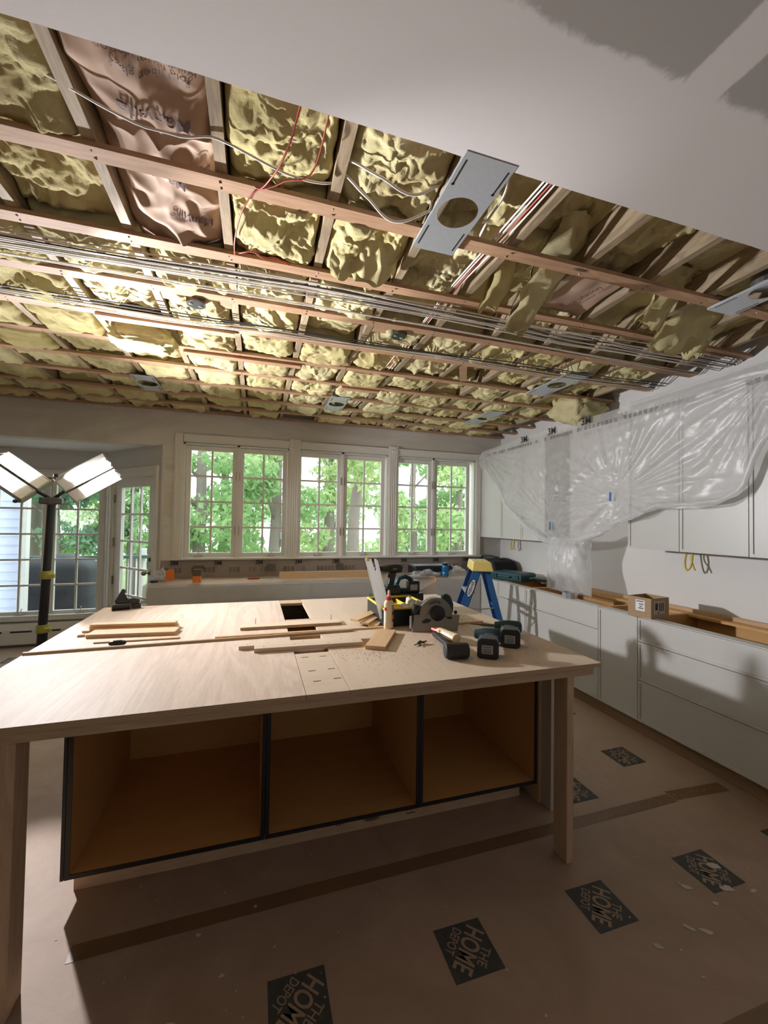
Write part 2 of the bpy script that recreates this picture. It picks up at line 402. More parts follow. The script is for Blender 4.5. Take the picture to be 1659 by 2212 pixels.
floor = struct(MB().box(XL, XR, YB, YBAY+0.1, -0.05, 0).build('floor', FLOORM))
wr = struct(MB().box(XR, XR+0.12, YB, YF+0.14, 0, 3.05).build('wall_right', WALLR))
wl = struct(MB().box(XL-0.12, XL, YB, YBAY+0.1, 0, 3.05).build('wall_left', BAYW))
wb = struct(MB().box(XL-0.12, XR+0.12, YB-0.12, YB, 0, 3.05).build('wall_back', WALLR))
wf = MB()
wf.box(-1.03, -0.80, YF, YF+0.14, 0, 3.02).box(-0.80, 2.907, YF, YF+0.14, 0, 1.105).box(-0.80, 2.907, YF, YF+0.14, 2.416, 3.02).box(2.907, XR, YF, YF+0.14, 0, 3.02)
wf.box(XL, -1.03, YF, YF+0.14, 2.36, 3.02)
struct(wf.build('wall_far', WALL))
# bay: ceiling, back wall with a window opening, angled wall with the glazed door
struct(MB().prism([(XL, YF+0.14), (-1.03, YF+0.14), (-1.03, YF), (-0.98, YF+0.1), (-1.84, YBAY+0.1), (XL, YBAY+0.1)], ZBAY, ZBAY+0.06).build('ceiling_bay', plain('bay_ceiling_paint', (0.80, 0.80, 0.80), 0.8, var=0.02)))
WX0, WX1, WZ0, WZ1 = -2.98, -1.86, 0.33, 2.03
bw = MB().box(XL, WX0, YBAY, YBAY+0.12, 0, ZBAY).box(WX1, -1.80, YBAY, YBAY+0.12, 0, ZBAY).box(WX0, WX1, YBAY, YBAY+0.12, 0, WZ0).box(WX0, WX1, YBAY, YBAY+0.12, WZ1, ZBAY)
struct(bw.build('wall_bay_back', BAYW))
A2 = Vector((-1.03, YF, 0)); B2 = Vector((-1.84, YBAY, 0)); LD = (B2-A2).length
ux = (B2-A2).normalized(); uy = Vector((-ux.y, ux.x, 0)) * 1.0
if uy.y < 0: uy = -uy                                   # outward (away from the room)
MA = Matrix(((ux.x, uy.x, 0, A2.x), (ux.y, uy.y, 0, A2.y), (0, 0, 1, 0), (0, 0, 0, 1)))
aw = MB().box(-0.03, 0.10, 0, 0.12, 0, ZBAY, M=MA).box(1.03, LD+0.06, 0, 0.12, 0, ZBAY, M=MA).box(0.10, 1.03, 0, 0.12, 2.06, ZBAY, M=MA)
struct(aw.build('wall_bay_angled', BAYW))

# ------------------------------------------------------------------ ceiling: drywall, joists, strapping, deck, wool
ceil = struct(empty('ceiling', (0, 0, ZC)))
dw = MB(); NE = 90
def _edge(i):
    x = XL + (XR-XL)*i/NE
    return x, 1.175 + 0.003*noise.noise(Vector((x*9, 0, 3)))
for i in range(NE):
    (xa, ya), (xb, yb) = _edge(i), _edge(i+1)
    dw.add([(xa, YB, ZC), (xb, YB, ZC), (xb, yb, ZC), (xa, ya, ZC), (xa, YB, ZC+0.0127), (xb, YB, ZC+0.0127), (xb, yb, ZC+0.0127), (xa, ya, ZC+0.0127)],
           [(0, 1, 2, 3), (4, 7, 6, 5), (2, 6, 7, 3)])
tag(dw.build('drywall', CEILM, ceil, fix=False), 'finished plasterboard with pale joint compound bands')
bx('deck_board', joistw('Y'), ceil, XL-0.1, XR+0.1, YB-0.1, YF+0.1, 3.0, 3.02)
JX = [-0.145 + 0.4*k for k in range(-7, 9)]
for x in JX:
    bx('joist', joistw('Y'), ceil, x-0.019, x+0.019, 0.55, YF, 2.772, 3.0)
SY = [1.147, 1.565, 1.995, 2.38, 2.765, 3.165, 3.555, 3.95, 4.35, 4.72, 5.035]
for y in SY:
    s = 0.004
    mb = MB(); n = 14
    for i in range(n):
        xa = XL+(XR-XL)*i/n; xb = XL+(XR-XL)*(i+1)/n
        oa = 0.004*noise.noise(Vector((xa, y*3, 0))); ob = 0.004*noise.noise(Vector((xb, y*3, 0)))
        mb.add([(xa, y-0.032+oa, 2.753), (xb, y-0.032+ob, 2.753), (xb, y+0.032+ob, 2.753), (xa, y+0.032+oa, 2.753),
                (xa, y-0.032+oa, 2.772), (xb, y-0.032+ob, 2.772), (xb, y+0.032+ob, 2.772), (xa, y+0.032+oa, 2.772)],
               [(0, 3, 2, 1), (4, 5, 6, 7), (0, 1, 5, 4), (3, 7, 6, 2)])
    mb.build('strap', strapw('X'), ceil, fix=False)
# dark nail heads on the straps where they cross joists
nh = MB()
for y in SY[1:8]:
    for x in JX:
        for d in (-0.014, 0.014):
            nh.cyl((x+random.uniform(-.012, .012), y+d, 2.7525), (x, y+d, 2.756), 0.0042, n=6)
tag(nh.build('nail_head', DARKST, ceil), kind='stuff')

def fbm(p, o=4): return noise.fractal(p, 1.0, 2.0, o, noise_basis='PERLIN_ORIGINAL')
def lump(x0, x1, y0, y1, zb, bulge, amp, seed, n=26, tilt=0.0, overx=0.0, name='insulation_batt', ztop=2.90):
    sv = Vector((seed*3.7, seed*1.3, seed*0.9))
    def fn(u, v):
        a = 2*u-1; b = 2*v-1
        e = (1-abs(a)**12)*(1-abs(b)**12)
        x = x0+(x1-x0)*u; y = y0+(y1-y0)*v
        q = Vector((x*6.0, y*6.0, 0)) + sv
        h = fbm(q)*amp*1.1 + amp*0.28*fbm(q*2.6+Vector((3, 1, 0)), 3) + amp*0.22*fbm(Vector((q.x*5, q.y*2.2, 1))) + 0.003*noise.noise(q*16)
        z = zb - bulge*(1-a**4*0.6)*(1-b**4*0.6) - h + tilt*b
        z = max(z, 2.742 + 0.012*noise.noise(q*3))
        if abs(b) > 0.74: z = max(z, 2.738 + 0.040*min(1.0, (abs(b)-0.74)/0.08))
        z = ztop + (z-ztop)*max(0.0, e)**0.22
        jx = 0.03*noise.noise(q*1.7+Vector((9, 0, 0))); jy = 0.03*noise.noise(q*1.7+Vector((0, 9, 0)))
        w = 1.0 - 0.55*max(abs(a), abs(b))**8
        return (min(max(x+jx*w, x0-overx), x1+overx), y+jy*w, z)
    return MB().grid(n, n, fn).build(name, WOOL, ceil, smooth=True, fix=False)

skip = set()
bays = list(zip(JX[:-1], JX[1:]))
sd = 0
for bi, (xa, xb) in enumerate(bays):
    x0, x1 = xa+0.021, xb-0.021
    xc = (xa+xb)/2
    if x0 > XR or x1 < XL: continue
    x1 = min(x1, XR-0.01); x0 = max(x0, XL+0.01)
    for ci in range(len(SY)-1):
        y0, y1 = SY[ci]-0.012, SY[ci+1]+0.012
        sd += 1
        if -0.545 <= xc <= -0.145 and ci in (0, 1): continue           # kraft-faced batt
        if -0.95 <= xc <= -0.545 and ci == 4: continue                 # empty cell with a fallen batt
        if 0.25 <= xc <= 0.65 and ci == 9: continue
        rr = random.Random(sd)
        near = ci <= 1
        zb = rr.uniform(2.79, 2.83); bulge = rr.uniform(0.02, 0.055); amp = rr.uniform(0.028, 0.05)
        if ci >= 3: zb -= 0.005; bulge += 0.008
        if near: zb += 0.005
        if xc > 1.0 and ci <= 2: zb = rr.uniform(2.86, 2.92); bulge = rr.uniform(0.0, 0.05)
        if rr.random() < 0.12 and ci > 0: zb += 0.06
        if 0.65 < xc < 1.05 and ci <= 2: zb = 2.865; bulge = 0.01
        lump(x0, x1, y0, y1, zb, bulge, amp, sd, n=64 if ci < 3 else 40, tilt=rr.uniform(-0.02, 0.02))

# wool that has slipped out and hangs down
def hang(x0, x1, y0, y1, zt, zbot, seed, label, thick=0.09, lean=0.12):
    sv = Vector((seed*2.1, seed*5.2, seed))
    mb = MB()
    def surf(side):
        def fn(u, v):
            w = 1 - 0.12*v
            x = (x0+x1)/2 + (x1-x0)*(u-0.5)*w
            zz = zt + (zbot-zt)*v
            y = y0 + (y1-y0)*v + lean*0
            q = Vector((x*7, zz*7 + side*5, y*7)) + sv
            t = thick*(0.5 + 0.5*math.sin(math.pi*min(1, max(0, u))))**0.6*(1-0.55*v**3)
            e = (1-abs(2*u-1)**6)*(1-max(0, v-0.8)*5*1.0 if v > 0.8 else 1)
            off = side*t*0.5*max(0.02, e) + 0.035*fbm(q)
            return (x + 0.03*noise.noise(q*1.6), y + off, zz + (0.07*noise.noise(Vector((x*16, seed, 0))) if v > 0.7 else 0)*v + 0.02*noise.noise(q*2))
        return fn
    mb.grid(22, 22, surf(-1)); mb.grid(22, 22, surf(1))
    return tag(mb.build('insulation_batt', WOOL, ceil, smooth=True, fix=False), label)
def chunk(c, rad, seed, label, tilt=0, n=44):
    c = Vector(c); Mr = Matrix.Rotation(R(tilt), 3, 'X')
    def sg(v_, e): return math.copysign(abs(v_)**e, v_)
    def fn(u, v):
        t_ = 2*math.pi*u; p_ = math.pi*(v-0.5)
        q = Vector((sg(math.cos(p_), 0.5)*sg(math.cos(t_), 0.5), sg(math.cos(p_), 0.5)*sg(math.sin(t_), 0.5), sg(math.sin(p_), 0.6)))
        k = 1+0.20*fbm(q*1.8+Vector((seed, 0, 0)), 4)+0.10*fbm(q*6+Vector((0, seed, 0)), 3)
        return c + Mr @ Vector((q.x*rad[0]*k, q.y*rad[1]*k, q.z*rad[2]*k))
    return tag(MB().grid(n, n//2, fn).build('insulation_batt', WOOL, ceil, smooth=True, fix=False), label)
hang(1.08, 1.20, 1.70, 1.86, 2.86, 2.67, 11, 'narrow torn strip of yellow wool hanging between joists')
hang(1.25, 1.42, 1.45, 1.92, 2.90, 2.60, 12, 'broad flap of yellow wool hanging below the strapping')
hang(0.30, 0.60, 1.66, 1.90, 2.86, 2.72, 13, 'shaggy wool batt sagging behind the first strap')
chunk((-0.735, 3.03, 2.735), (0.18, 0.13, 0.07), 14, 'wool batt slipped down from an empty joist bay')
chunk((3.06, 3.36, 2.70), (0.19, 0.24, 0.13), 15, 'thick wool batt drooping beside the right wall', tilt=18)
hang(2.05, 2.22, 1.62, 1.80, 2.88, 2.69, 16, 'small torn tuft of wool hanging past the strap')
hang(2.32, 2.78, 1.70, 1.95, 2.88, 2.66, 17, 'ragged dusty wool batt hanging near the far plate')
# brown cavity backing above the empty bays, fallen diagonal blocking
for (p0, p1) in (((0.30, 2.86, 2.79), (0.44, 3.10, 2.77)), ((0.52, 2.92, 2.79), (0.64, 3.12, 2.77)), ((1.52, 2.86, 2.79), (1.66, 3.12, 2.77))):
    d = Vector(p1)-Vector(p0); M = Matrix.Translation(p0) @ d.to_track_quat('X', 'Z').to_matrix().to_4x4()
    bx('loose_block', strapw('X'), ceil, 0, d.length, -0.03, 0.03, -0.012, 0.012, M=M)
for x0, x1, y in ((-0.93, -0.16, 2.80), (-0.52, 0.30, 3.21), (0.70, 1.05, 3.60)):
    bx('short_strap', strapw('X'), ceil, x0, x1, y-0.03, y+0.03, 2.735, 2.752)

# kraft-faced batt with upside-down print
kx0, kx1, ky0, ky1 = -0.522, -0.168, 1.10, 1.985
def kz(x, y):
    q = Vector((x*5, y*4, 7.7))
    c = noise.turbulence(Vector((x*6, y*4, 2)), 2, True, noise_basis='PERLIN_ORIGINAL')
    u = (x-kx0)/(kx1-kx0)*2-1
    return 2.795 + 0.03*fbm(q, 3) + 0.045*(c-0.35) + 0.05*abs(u)**4 - 0.015*math.sin((y-1.1)*9)
kb = MB().grid(60, 110, lambda u, v: (kx0+(kx1-kx0)*u, ky0+(ky1-ky0)*v + 0.02*math.sin(u*9)*v, kz(kx0+(kx1-kx0)*u, ky0+(ky1-ky0)*v)))
kraft = tag(kb.build('faced_batt', KRAFT, ceil, smooth=True, fix=False), 'brown paper facing of an insulation batt with printed words')
KINK = plain('kraft_print', (0.13, 0.055, 0.045), 0.6)
def kw(q): return Vector((q.x, q.y, kz(q.x, q.y)-0.0055))
mbt = MB()
for s, sz, x, y, b in (('Manville', 0.062, -0.325, 1.395, 0.012), ('gold fiber glass', 0.034, -0.31, 1.268, 0.0), ('building insulation', 0.034, -0.31, 1.226, 0.0), ('Manville', 0.05, -0.36, 1.66, 0.012), ('Manville', 0.05, -0.27, 1.61, 0.012), ('Manville', 0.05, -0.28, 1.83, 0.012)):
    text_on(s, sz, (x, y, 2.78), (-1, -0.12, 0), (-0.12, 1, 0), None, bold=b, warp=kw, mb=mbt)
tag(mbt.build('print', KINK, kraft, fix=False), 'dark red printed words on the paper')
# paper flashes with print in the next bays
for (x0, x1, y0, y1, s, z) in ((0.05, 0.10, 1.20, 1.55, 'Un-c  ion', 2.80), (1.50, 1.80, 1.62, 1.97, 'R-ace ulation', 2.80), (-0.63+0.22, -0.28, 2.06, 2.30, 'ille', 2.79)):
    f = MB().grid(10, 14, lambda u, v: (x0+(x1-x0)*u, y0+(y1-y0)*v, z+0.02*noise.noise(Vector((u*3+x0, v*3, 1)))))
    o = f.build('paper_flange', KRAFT, ceil, smooth=True, fix=False)
    text_on(s, 0.05, ((x0+x1)/2, (y0+y1)/2, z-0.022), (0.15, -1, 0), (-1, -0.15, 0), KINK, 'print', o, bold=0.01)

# ------------------------------------------------------------------ windows on the far wall
def prof_strip(mb, x0, x1, z0, z1, y, flutes=3, d=0.022):
    mb.box(x0, x1, y-d, y, z0, z1)
    w = (x1-x0)/(flutes*2+1)
    for k in range(flutes):
        xa = x0 + w*(2*k+1)
        mb.cyl((xa+w/2, y-d, z0+0.02), (xa+w/2, y-d, z1-0.02), w*0.5, n=8)
GX = [(-0.722, -0.279), (-0.150, 0.294), (0.518, 0.964), (1.092, 1.542), (1.758, 2.205), (2.340, 2.782)]
GZ0, GZ1 = 1.162, 2.335
pane_cache = {}
def sash(win, gx0, gx1, gz0, gz1, y, cols, rows, frame=0.052, crank=None, M=None, name='sash', mat=None, pmat=None):
    mat = mat or WHITE
    mb = MB(); d0, d1 = y-0.002, y+0.042
    mb.box(gx0-frame, gx0, d0, d1, gz0-frame, gz1+frame, M=M).box(gx1, gx1+frame, d0, d1, gz0-frame, gz1+frame, M=M)
    mb.box(gx0, gx1, d0, d1, gz0-frame, gz0, M=M).box(gx0, gx1, d0, d1, gz1, gz1+frame, M=M)
    s = mb.build(name, mat, win, bevel=0.003)
    t = 0.011
    for c in range(1, cols):
        x = gx0+(gx1-gx0)*c/cols; MB().box(x-t, x+t, y+0.012, y+0.034, gz0, gz1, M=M).build('muntin', mat, s)
    for r_ in range(1, rows):
        z = gz0+(gz1-gz0)*r_/rows; MB().box(gx0, gx1, y+0.010, y+0.032, z-t, z+t, M=M).build('muntin', mat, s)
    for c in range(cols):
        for r_ in range(rows):
            xa = gx0+(gx1-gx0)*c/cols; xb = gx0+(gx1-gx0)*(c+1)/cols; za = gz0+(gz1-gz0)*r_/rows; zb = gz0+(gz1-gz0)*(r_+1)/rows
            MB().box(xa, xb, y+0.021, y+0.024, za, zb, M=M).build('pane', GLASS, s)
    if crank:
        cx = crank
        k = MB().box(cx-0.05, cx+0.05, y-0.03, y-0.003, gz0-frame+0.004, gz0-frame+0.022)
        k.cyl((cx, y-0.02, gz0-frame+0.02), (cx+random.uniform(-.01, .03), y-0.03, gz0-frame+0.09), 0.005, n=8).cyl((cx, y-0.02, gz0-frame+0.018), (cx, y-0.02, gz0-frame+0.034), 0.014, n=10)
        tag(k.build('crank_handle', plain('crank_beige', (0.55, 0.50, 0.42), 0.4, 0.3), s), 'small folding crank handle')
    return s
UX = [(-0.80, 0.372), (0.490, 1.632), (1.752, 2.907)]
for wi, (a, b) in enumerate(UX):
    w = struct(empty('window_%d' % (wi+1), ((a+b)/2, YF, 1.10)))
    fr = MB(); y0, y1 = YF-0.004, YF+0.13
    fr.box(a, a+0.022, y0, y1, 1.105, 2.416).box(b-0.022, b, y0, y1, 1.105, 2.416).box(a, b, y0, y1, 2.392, 2.416).box(a, b, y0, y1, 1.105, 1.112)
    mid = (GX[2*wi][1]+GX[2*wi+1][0])/2
    fr.box(mid-0.016, mid+0.016, y0, y1, 1.105, 2.416)
    fr.build('frame', WHITE, w, bevel=0.002)
    for k in (0, 1):
        g = GX[2*wi+k]
        sash(w, g[0], g[1], GZ0, GZ1, YF+0.03, 2, 4, crank=(g[0]+0.10 if k == 0 else g[1]-0.12) if wi == 0 else (g[0]+g[1])/2)
    for k, xx in ((0, mid-0.02), (1, mid+0.02)):
        for z in (1.42, 2.05):
            MB().box(xx-0.004, xx+0.004, YF-0.012, YF-0.002, z-0.05, z+0.05).build('latch', BRASS, w)
# casings between and around the windows
cs = struct(empty('trim_1', (1.05, YF, 1.10)))
m1 = MB(); prof_strip(m1, -0.888, -0.80, 1.10, 2.41, YF); m1.build('side_casing', WHITE, cs)
m1 = MB(); prof_strip(m1, 2.907, 2.987, 1.10, 2.41, YF); m1.build('side_casing', WHITE, cs)
for a, b in ((0.372, 0.490), (1.632, 1.752)):
    m1 = MB(); prof_strip(m1, a, b, 1.10, 2.41, YF, 4); m1.build('fluted_casing', WHITE, cs)
    xm = (a+b)/2; r_ = MB().box(xm-0.068, xm+0.068, YF-0.034, YF, 2.395, 2.532); rb = r_.build('rosette_block', WHITE, cs, bevel=0.004)
    MB().lathe([(0.05, 0), (0.05, -0.008), (0.038, -0.004), (0.030, -0.004), (0.024, -0.010), (0.012, -0.010), (0.006, -0.004), (0.001, -0.004)], (xm, YF-0.034, 2.465), 'Y', 24).build('rosette', WHITE, rb)
for a, b in ((-0.80, 0.363), (0.499, 1.623), (1.761, 2.907)):
    MB().box(a, b, YF-0.022, YF, 2.416, 2.508).box(a, b, YF-0.028, YF, 2.416, 2.43).box(a, b, YF-0.034, YF, 2.49, 2.508).build('head_casing', WHITE, cs, bevel=0.003)
for x in (-0.888, 2.907):
    MB().box(x, x+0.084, YF-0.03, YF, 2.41, 2.512).build('corner_block', WHITE, cs, bevel=0.003)
MB().box(-0.90, 2.995, YF-0.045, YF+0.02, 1.085, 1.108).build('stool', WHITE, cs, bevel=0.004)

# bay window (two tall sashes) and its trim
w4 = struct(empty('window_4', (-2.42, YBAY, WZ0)))
fr = MB(); fr.box(WX0, WX0+0.03, YBAY-0.004, YBAY+0.1, WZ0, WZ1).box(WX1-0.03, WX1, YBAY-0.004, YBAY+0.1, WZ0, WZ1).box(WX0, WX1, YBAY-0.004, YBAY+0.1, WZ1-0.03, WZ1).box(WX0, WX1, YBAY-0.05, YBAY+0.1, WZ0, WZ0+0.03).box(-2.445, -2.405, YBAY-0.004, YBAY+0.1, WZ0, WZ1)
fr.build('frame', WHITE, w4, bevel=0.003)
sash(w4, -2.355, -1.905, 0.40, 1.955, YBAY+0.02, 2, 5, frame=0.045, crank=-2.06)
sash(w4, -2.935, -2.49, 0.40, 1.955, YBAY+0.02, 2, 5, frame=0.045, crank=-2.68)
for z in (1.07,): MB().box(-2.42, -2.40, YBAY-0.02, YBAY, z-0.04, z+0.04).build('latch', WHITE, w4)
t2 = struct(empty('trim_2', (-2.42, YBAY, WZ0)))
for a, b in ((WX0-0.09, WX0), (WX1, WX1+0.04)):
    m1 = MB(); prof_strip(m1, a, b, WZ0, WZ1+0.0, YBAY, 2, 0.018); m1.build('side_casing', WHITE, t2)
MB().box(WX0-0.09, WX1+0.04, YBAY-0.022, YBAY, WZ1, WZ1+0.09).box(WX0-0.09, WX1+0.04, YBAY-0.03, YBAY, WZ1+0.07, WZ1+0.09).build('head_casing', WHITE, t2, bevel=0.003)
MB().box(WX0-0.1, WX1+0.05, YBAY-0.06, YBAY, WZ0-0.03, WZ0).build('stool', WHITE, t2, bevel=0.004)

# glazed door on the angled wall
d1 = struct(empty('door_1', (A2+B2)/2))
MB().box(0.10, 0.13, -0.004, 0.11, 0, 2.06, M=MA).box(1.00, 1.03, -0.004, 0.11, 0, 2.06, M=MA).box(0.10, 1.03, -0.004, 0.11, 2.03, 2.06, M=MA).build('jamb', WHITE, d1)
lv = MB().box(0.13, 0.232, 0.02, 0.06, 0.01, 2.03, M=MA).box(0.845, 1.0, 0.02, 0.06, 0.01, 2.03, M=MA).box(0.232, 0.845, 0.02, 0.06, 1.915, 2.03, M=MA).box(0.232, 0.845, 0.02, 0.06, 0.01, 0.30, M=MA).build('leaf', WHITE, d1)
for c in (1, 2): x = 0.232+0.613*c/3; MB().box(x-0.012, x+0.012, 0.028, 0.052, 0.30, 1.915, M=MA).build('muntin', WHITE, lv)
for r_ in range(1, 5): z = 0.30+1.615*r_/5; MB().box(0.232, 0.845, 0.026, 0.050, z-0.012, z+0.012, M=MA).build('muntin', WHITE, lv)
for c in range(3):
    for r_ in range(5):
        MB().box(0.232+0.613*c/3, 0.232+0.613*(c+1)/3, 0.038, 0.042, 0.30+1.615*r_/5, 0.30+1.615*(r_+1)/5, M=MA).build('pane', GLASS, lv)
h = MB(); pc = MA @ Vector((0.185, 0.02, 0.93)); nv = -uy
h.cyl(pc, pc+nv*0.012, 0.028, n=16).cyl(pc+nv*0.01, pc+nv*0.05, 0.010, n=12).lathe([(0.002, -0.026), (0.018, -0.022), (0.027, -0.006), (0.026, 0.010), (0.014, 0.024), (0.002, 0.026)], pc+nv*0.068, 'Y', 16)
tag(h.build('knob', BRASS, lv, smooth=True), 'round metal door knob')
pc = MA @ Vector((0.185, 0.02, 1.08)); MB().cyl(pc, pc+nv*0.016, 0.027, n=16).box(-0.004, 0.004, -0.018, 0, -0.016, 0.016, M=Matrix.Translation(pc+nv*0.016)).build('deadbolt', BRASS, lv)
for z in (0.25, 0.78, 1.25, 1.78): MB().box(0.985, 1.005, -0.002, 0.02, z-0.05, z+0.05, M=MA).build('hinge', BRASS, d1)
t3 = struct(empty('trim_3', (A2+B2)/2))
MB().box(0.02, 0.10, -0.02, 0, 0, 2.14, M=MA).box(0.03, 0.05, -0.027, 0, 0, 2.14, M=MA).build('side_casing', WHITE, t3, bevel=0.003)
MB().box(1.03, 1.11, -0.02, 0, 0, 2.14, M=MA).box(1.08, 1.10, -0.027, 0, 0, 2.14, M=MA).build('side_casing', WHITE, t3, bevel=0.003)
MB().box(0.10, 1.03, -0.02, 0, 2.06, 2.14, M=MA).build('head_casing', WHITE, t3, bevel=0.003)

# baseboard heater in the bay
ht = thing('baseboard_heater', 'long white metal baseboard heater under the bay window', 'heater', (-2.45, YBAY-0.04, 0))
MB().prism([(YBAY-0.075, 0.03), (YBAY-0.075, 0.20), (YBAY-0.045, 0.275), (YBAY, 0.275), (YBAY, 0.03)], XL+0.02, -1.90, 'YZ').build('cover', WHITE, ht, bevel=0.004)
for k in range(4):
    x = XL+0.08+k*0.29
    MB().box(x, x+0.21, YBAY-0.079, YBAY-0.073, 0.172, 0.19).build('vent_slot', BLACKED, ht)
MB().box(XL+0.02, -1.90, YBAY-0.06, YBAY, 0.0, 0.03).build('foot', DARKST, ht)

# ------------------------------------------------------------------ floor paper: prints, tape, splashes
def logo(x, y, s=0.19, worn=0.0):
    sq = MB().box(x-s/2, x+s/2, y-s/2, y+s/2, 0.0002, 0.0010).build('printed_square', plain('floor_print_ink', (0.060, 0.058, 0.052), 0.7, var=0.5, scale=30), floor)
    r_, u_ = Vector((-1, -1, 0)), Vector((1, -1, 0)); c = Vector((x, y, 0.0012)); un = u_.normalized()
    mb = MB()
    rn = r_.normalized()
    text_on('HOME', s*0.50, c, r_, u_, None, bold=0.02, sx=0.66, mb=mb)
    text_on('THE', s*0.25, c + un*s*0.30, r_, u_, None, bold=0.012, sx=0.85, mb=mb)
    text_on('DEPOT', s*0.25, c - un*s*0.30, r_, u_, None, bold=0.012, sx=0.70, mb=mb)
    keep = MB()
    for f in mb.f:
        if all(abs(mb.v[i][0]-x) <= s*0.497 and abs(mb.v[i][1]-y) <= s*0.497 for i in f): keep.f.append(f)
    keep.v = mb.v
    M_ = 0.009
    for k in ():
        q = c + un*s*k; rr = r_.normalized()*s*0.36
        keep.add([q-rr-un*0.002, q+rr-un*0.002, q+rr+un*0.002, q-rr+un*0.002], [(0, 1, 2, 3)])
    keep.v = [(a, b, max(cz, 0.0018)) for a, b, cz in keep.v]
    keep.build('lettering', PAPERP, sq, fix=False)
for k in range(-1, 5): logo(0.165+0.605*k, 1.363)
for x, y in ((2.385, 2.18), (1.80, 1.985), (1.195, 1.985+0.19)): logo(x, y)
for x, y in ((-2.45, 5.42), (-1.85, 5.42), (2.44, 2.86)): logo(x, y)
def strip(name, label, pts, w):
    mb = MB(); pts = [Vector((*p, 0)) for p in pts]; n = 60; vs = []
    for i in range(n+1):
        t = i/n*(len(pts)-1); k = min(int(t), len(pts)-2); p = pts[k].lerp(pts[k+1], t-k); d = (pts[k+1]-pts[k]).normalized(); q = Vector((-d.y, d.x, 0))
        ww = w/2 + 0.002*noise.noise(Vector((t*9, w, 0)))
        vs += [p+q*ww+Vector((0, 0, 0.0012)), p-q*ww+Vector((0, 0, 0.0012))]
    mb.add(vs, [(2*i, 2*i+1, 2*i+3, 2*i+2) for i in range(n)])
    return tag(mb.build(name, TAPE, None, fix=False), label, 'tape', 'tape on the floor paper')
strip('floor_tape', 'brown tape along the paper seam in front of the island', [(-0.60, 1.745), (0.4, 1.76), (2.30, 1.775)], 0.066)
strip('floor_tape', 'brown tape on the floor paper leading up to the right cabinets', [(2.306, 1.79), (2.70, 1.765)], 0.075)
strip('floor_tape', 'brown tape at the lower right corner of the floor', [(1.38, 0.90), (3.2, 0.91)], 0.07)
sp = MB(); rs = random.Random(3)
def splat(x, y, r, el=1.0, a=0):
    n = 9; pts = []
    for i in range(n):
        t = 2*math.pi*i/n; q = r*rs.uniform(0.6, 1.2); X = q*math.cos(t)*el; Y_ = q*math.sin(t)
        pts.append((x + X*math.cos(a)-Y_*math.sin(a), y + X*math.sin(a)+Y_*math.cos(a)))
    sp.prism(pts, 0.0009, 0.0022)
for x, y, r, e, a in ((1.68, 1.16, 0.011, 2.8, -0.6), (1.63, 1.19, 0.008, 3, -0.9), (1.96, 1.27, 0.018, 1.5, -.3), (2.03, 1.37, 0.016, 1.8, -.4), (1.80, 1.325, 0.014, 1.5, -.6), (1.84, 1.235, 0.008, 1.5, 0), (1.45, 1.17, 0.01, 1.6, -.5), (-0.17, 1.69, 0.007, 1.5, 0), (0.03, 1.75, 0.006, 1.5, 0), (-0.08, 1.52, 0.007, 1.4, 0), (-0.22, 1.42, 0.008, 2, 0), (2.06, 1.23, 0.008, 2, 0)):
    splat(x, y, r, e, a)
for k in range(90): splat(rs.uniform(-1, 2.6), rs.uniform(0.9, 2.0), rs.uniform(0.0012, 0.0042), rs.uniform(1, 2), rs.uniform(0, 3))
so = sp.build('plaster_splash', SPLAT, floor, fix=False); so['kind'] = 'stuff'
# ------------------------------------------------------------------ cabinets
def front_yz(name, mat, parent, x, y0, y1, z0, z1, fr=0.016, knob=None):
    """slim-framed front facing -X, lying in the plane X = x"""
    g = 0.0026; y0 += g; y1 -= g; z0 += g; z1 -= g
    mb = MB().box(x+0.007, x+0.019, y0+fr*0.9, y1-fr*0.9, z0+fr*0.9, z1-fr*0.9)
    mb.box(x, x+0.02, y0, y0+fr, z0, z1).box(x, x+0.02, y1-fr, y1, z0, z1).box(x, x+0.02, y0+fr, y1-fr, z0, z0+fr).box(x, x+0.02, y0+fr, y1-fr, z1-fr, z1)
    return mb.build(name, mat, parent)
def front_xz(name, mat, parent, y, x0, x1, z0, z1, fr=0.016):
    g = 0.0026; x0 += g; x1 -= g; z0 += g; z1 -= g
    mb = MB().box(x0+fr*0.9, x1-fr*0.9, y+0.007, y+0.019, z0+fr*0.9, z1-fr*0.9)
    mb.box(x0, x0+fr, y, y+0.02, z0, z1).box(x1-fr, x1, y, y+0.02, z0, z1).box(x0+fr, x1-fr, y, y+0.02, z0, z0+fr).box(x0+fr, x1-fr, y, y+0.02, z1-fr, z1)
    return mb.build(name, mat, parent)
CF = 2.712                                  # front plane of the right-hand base run
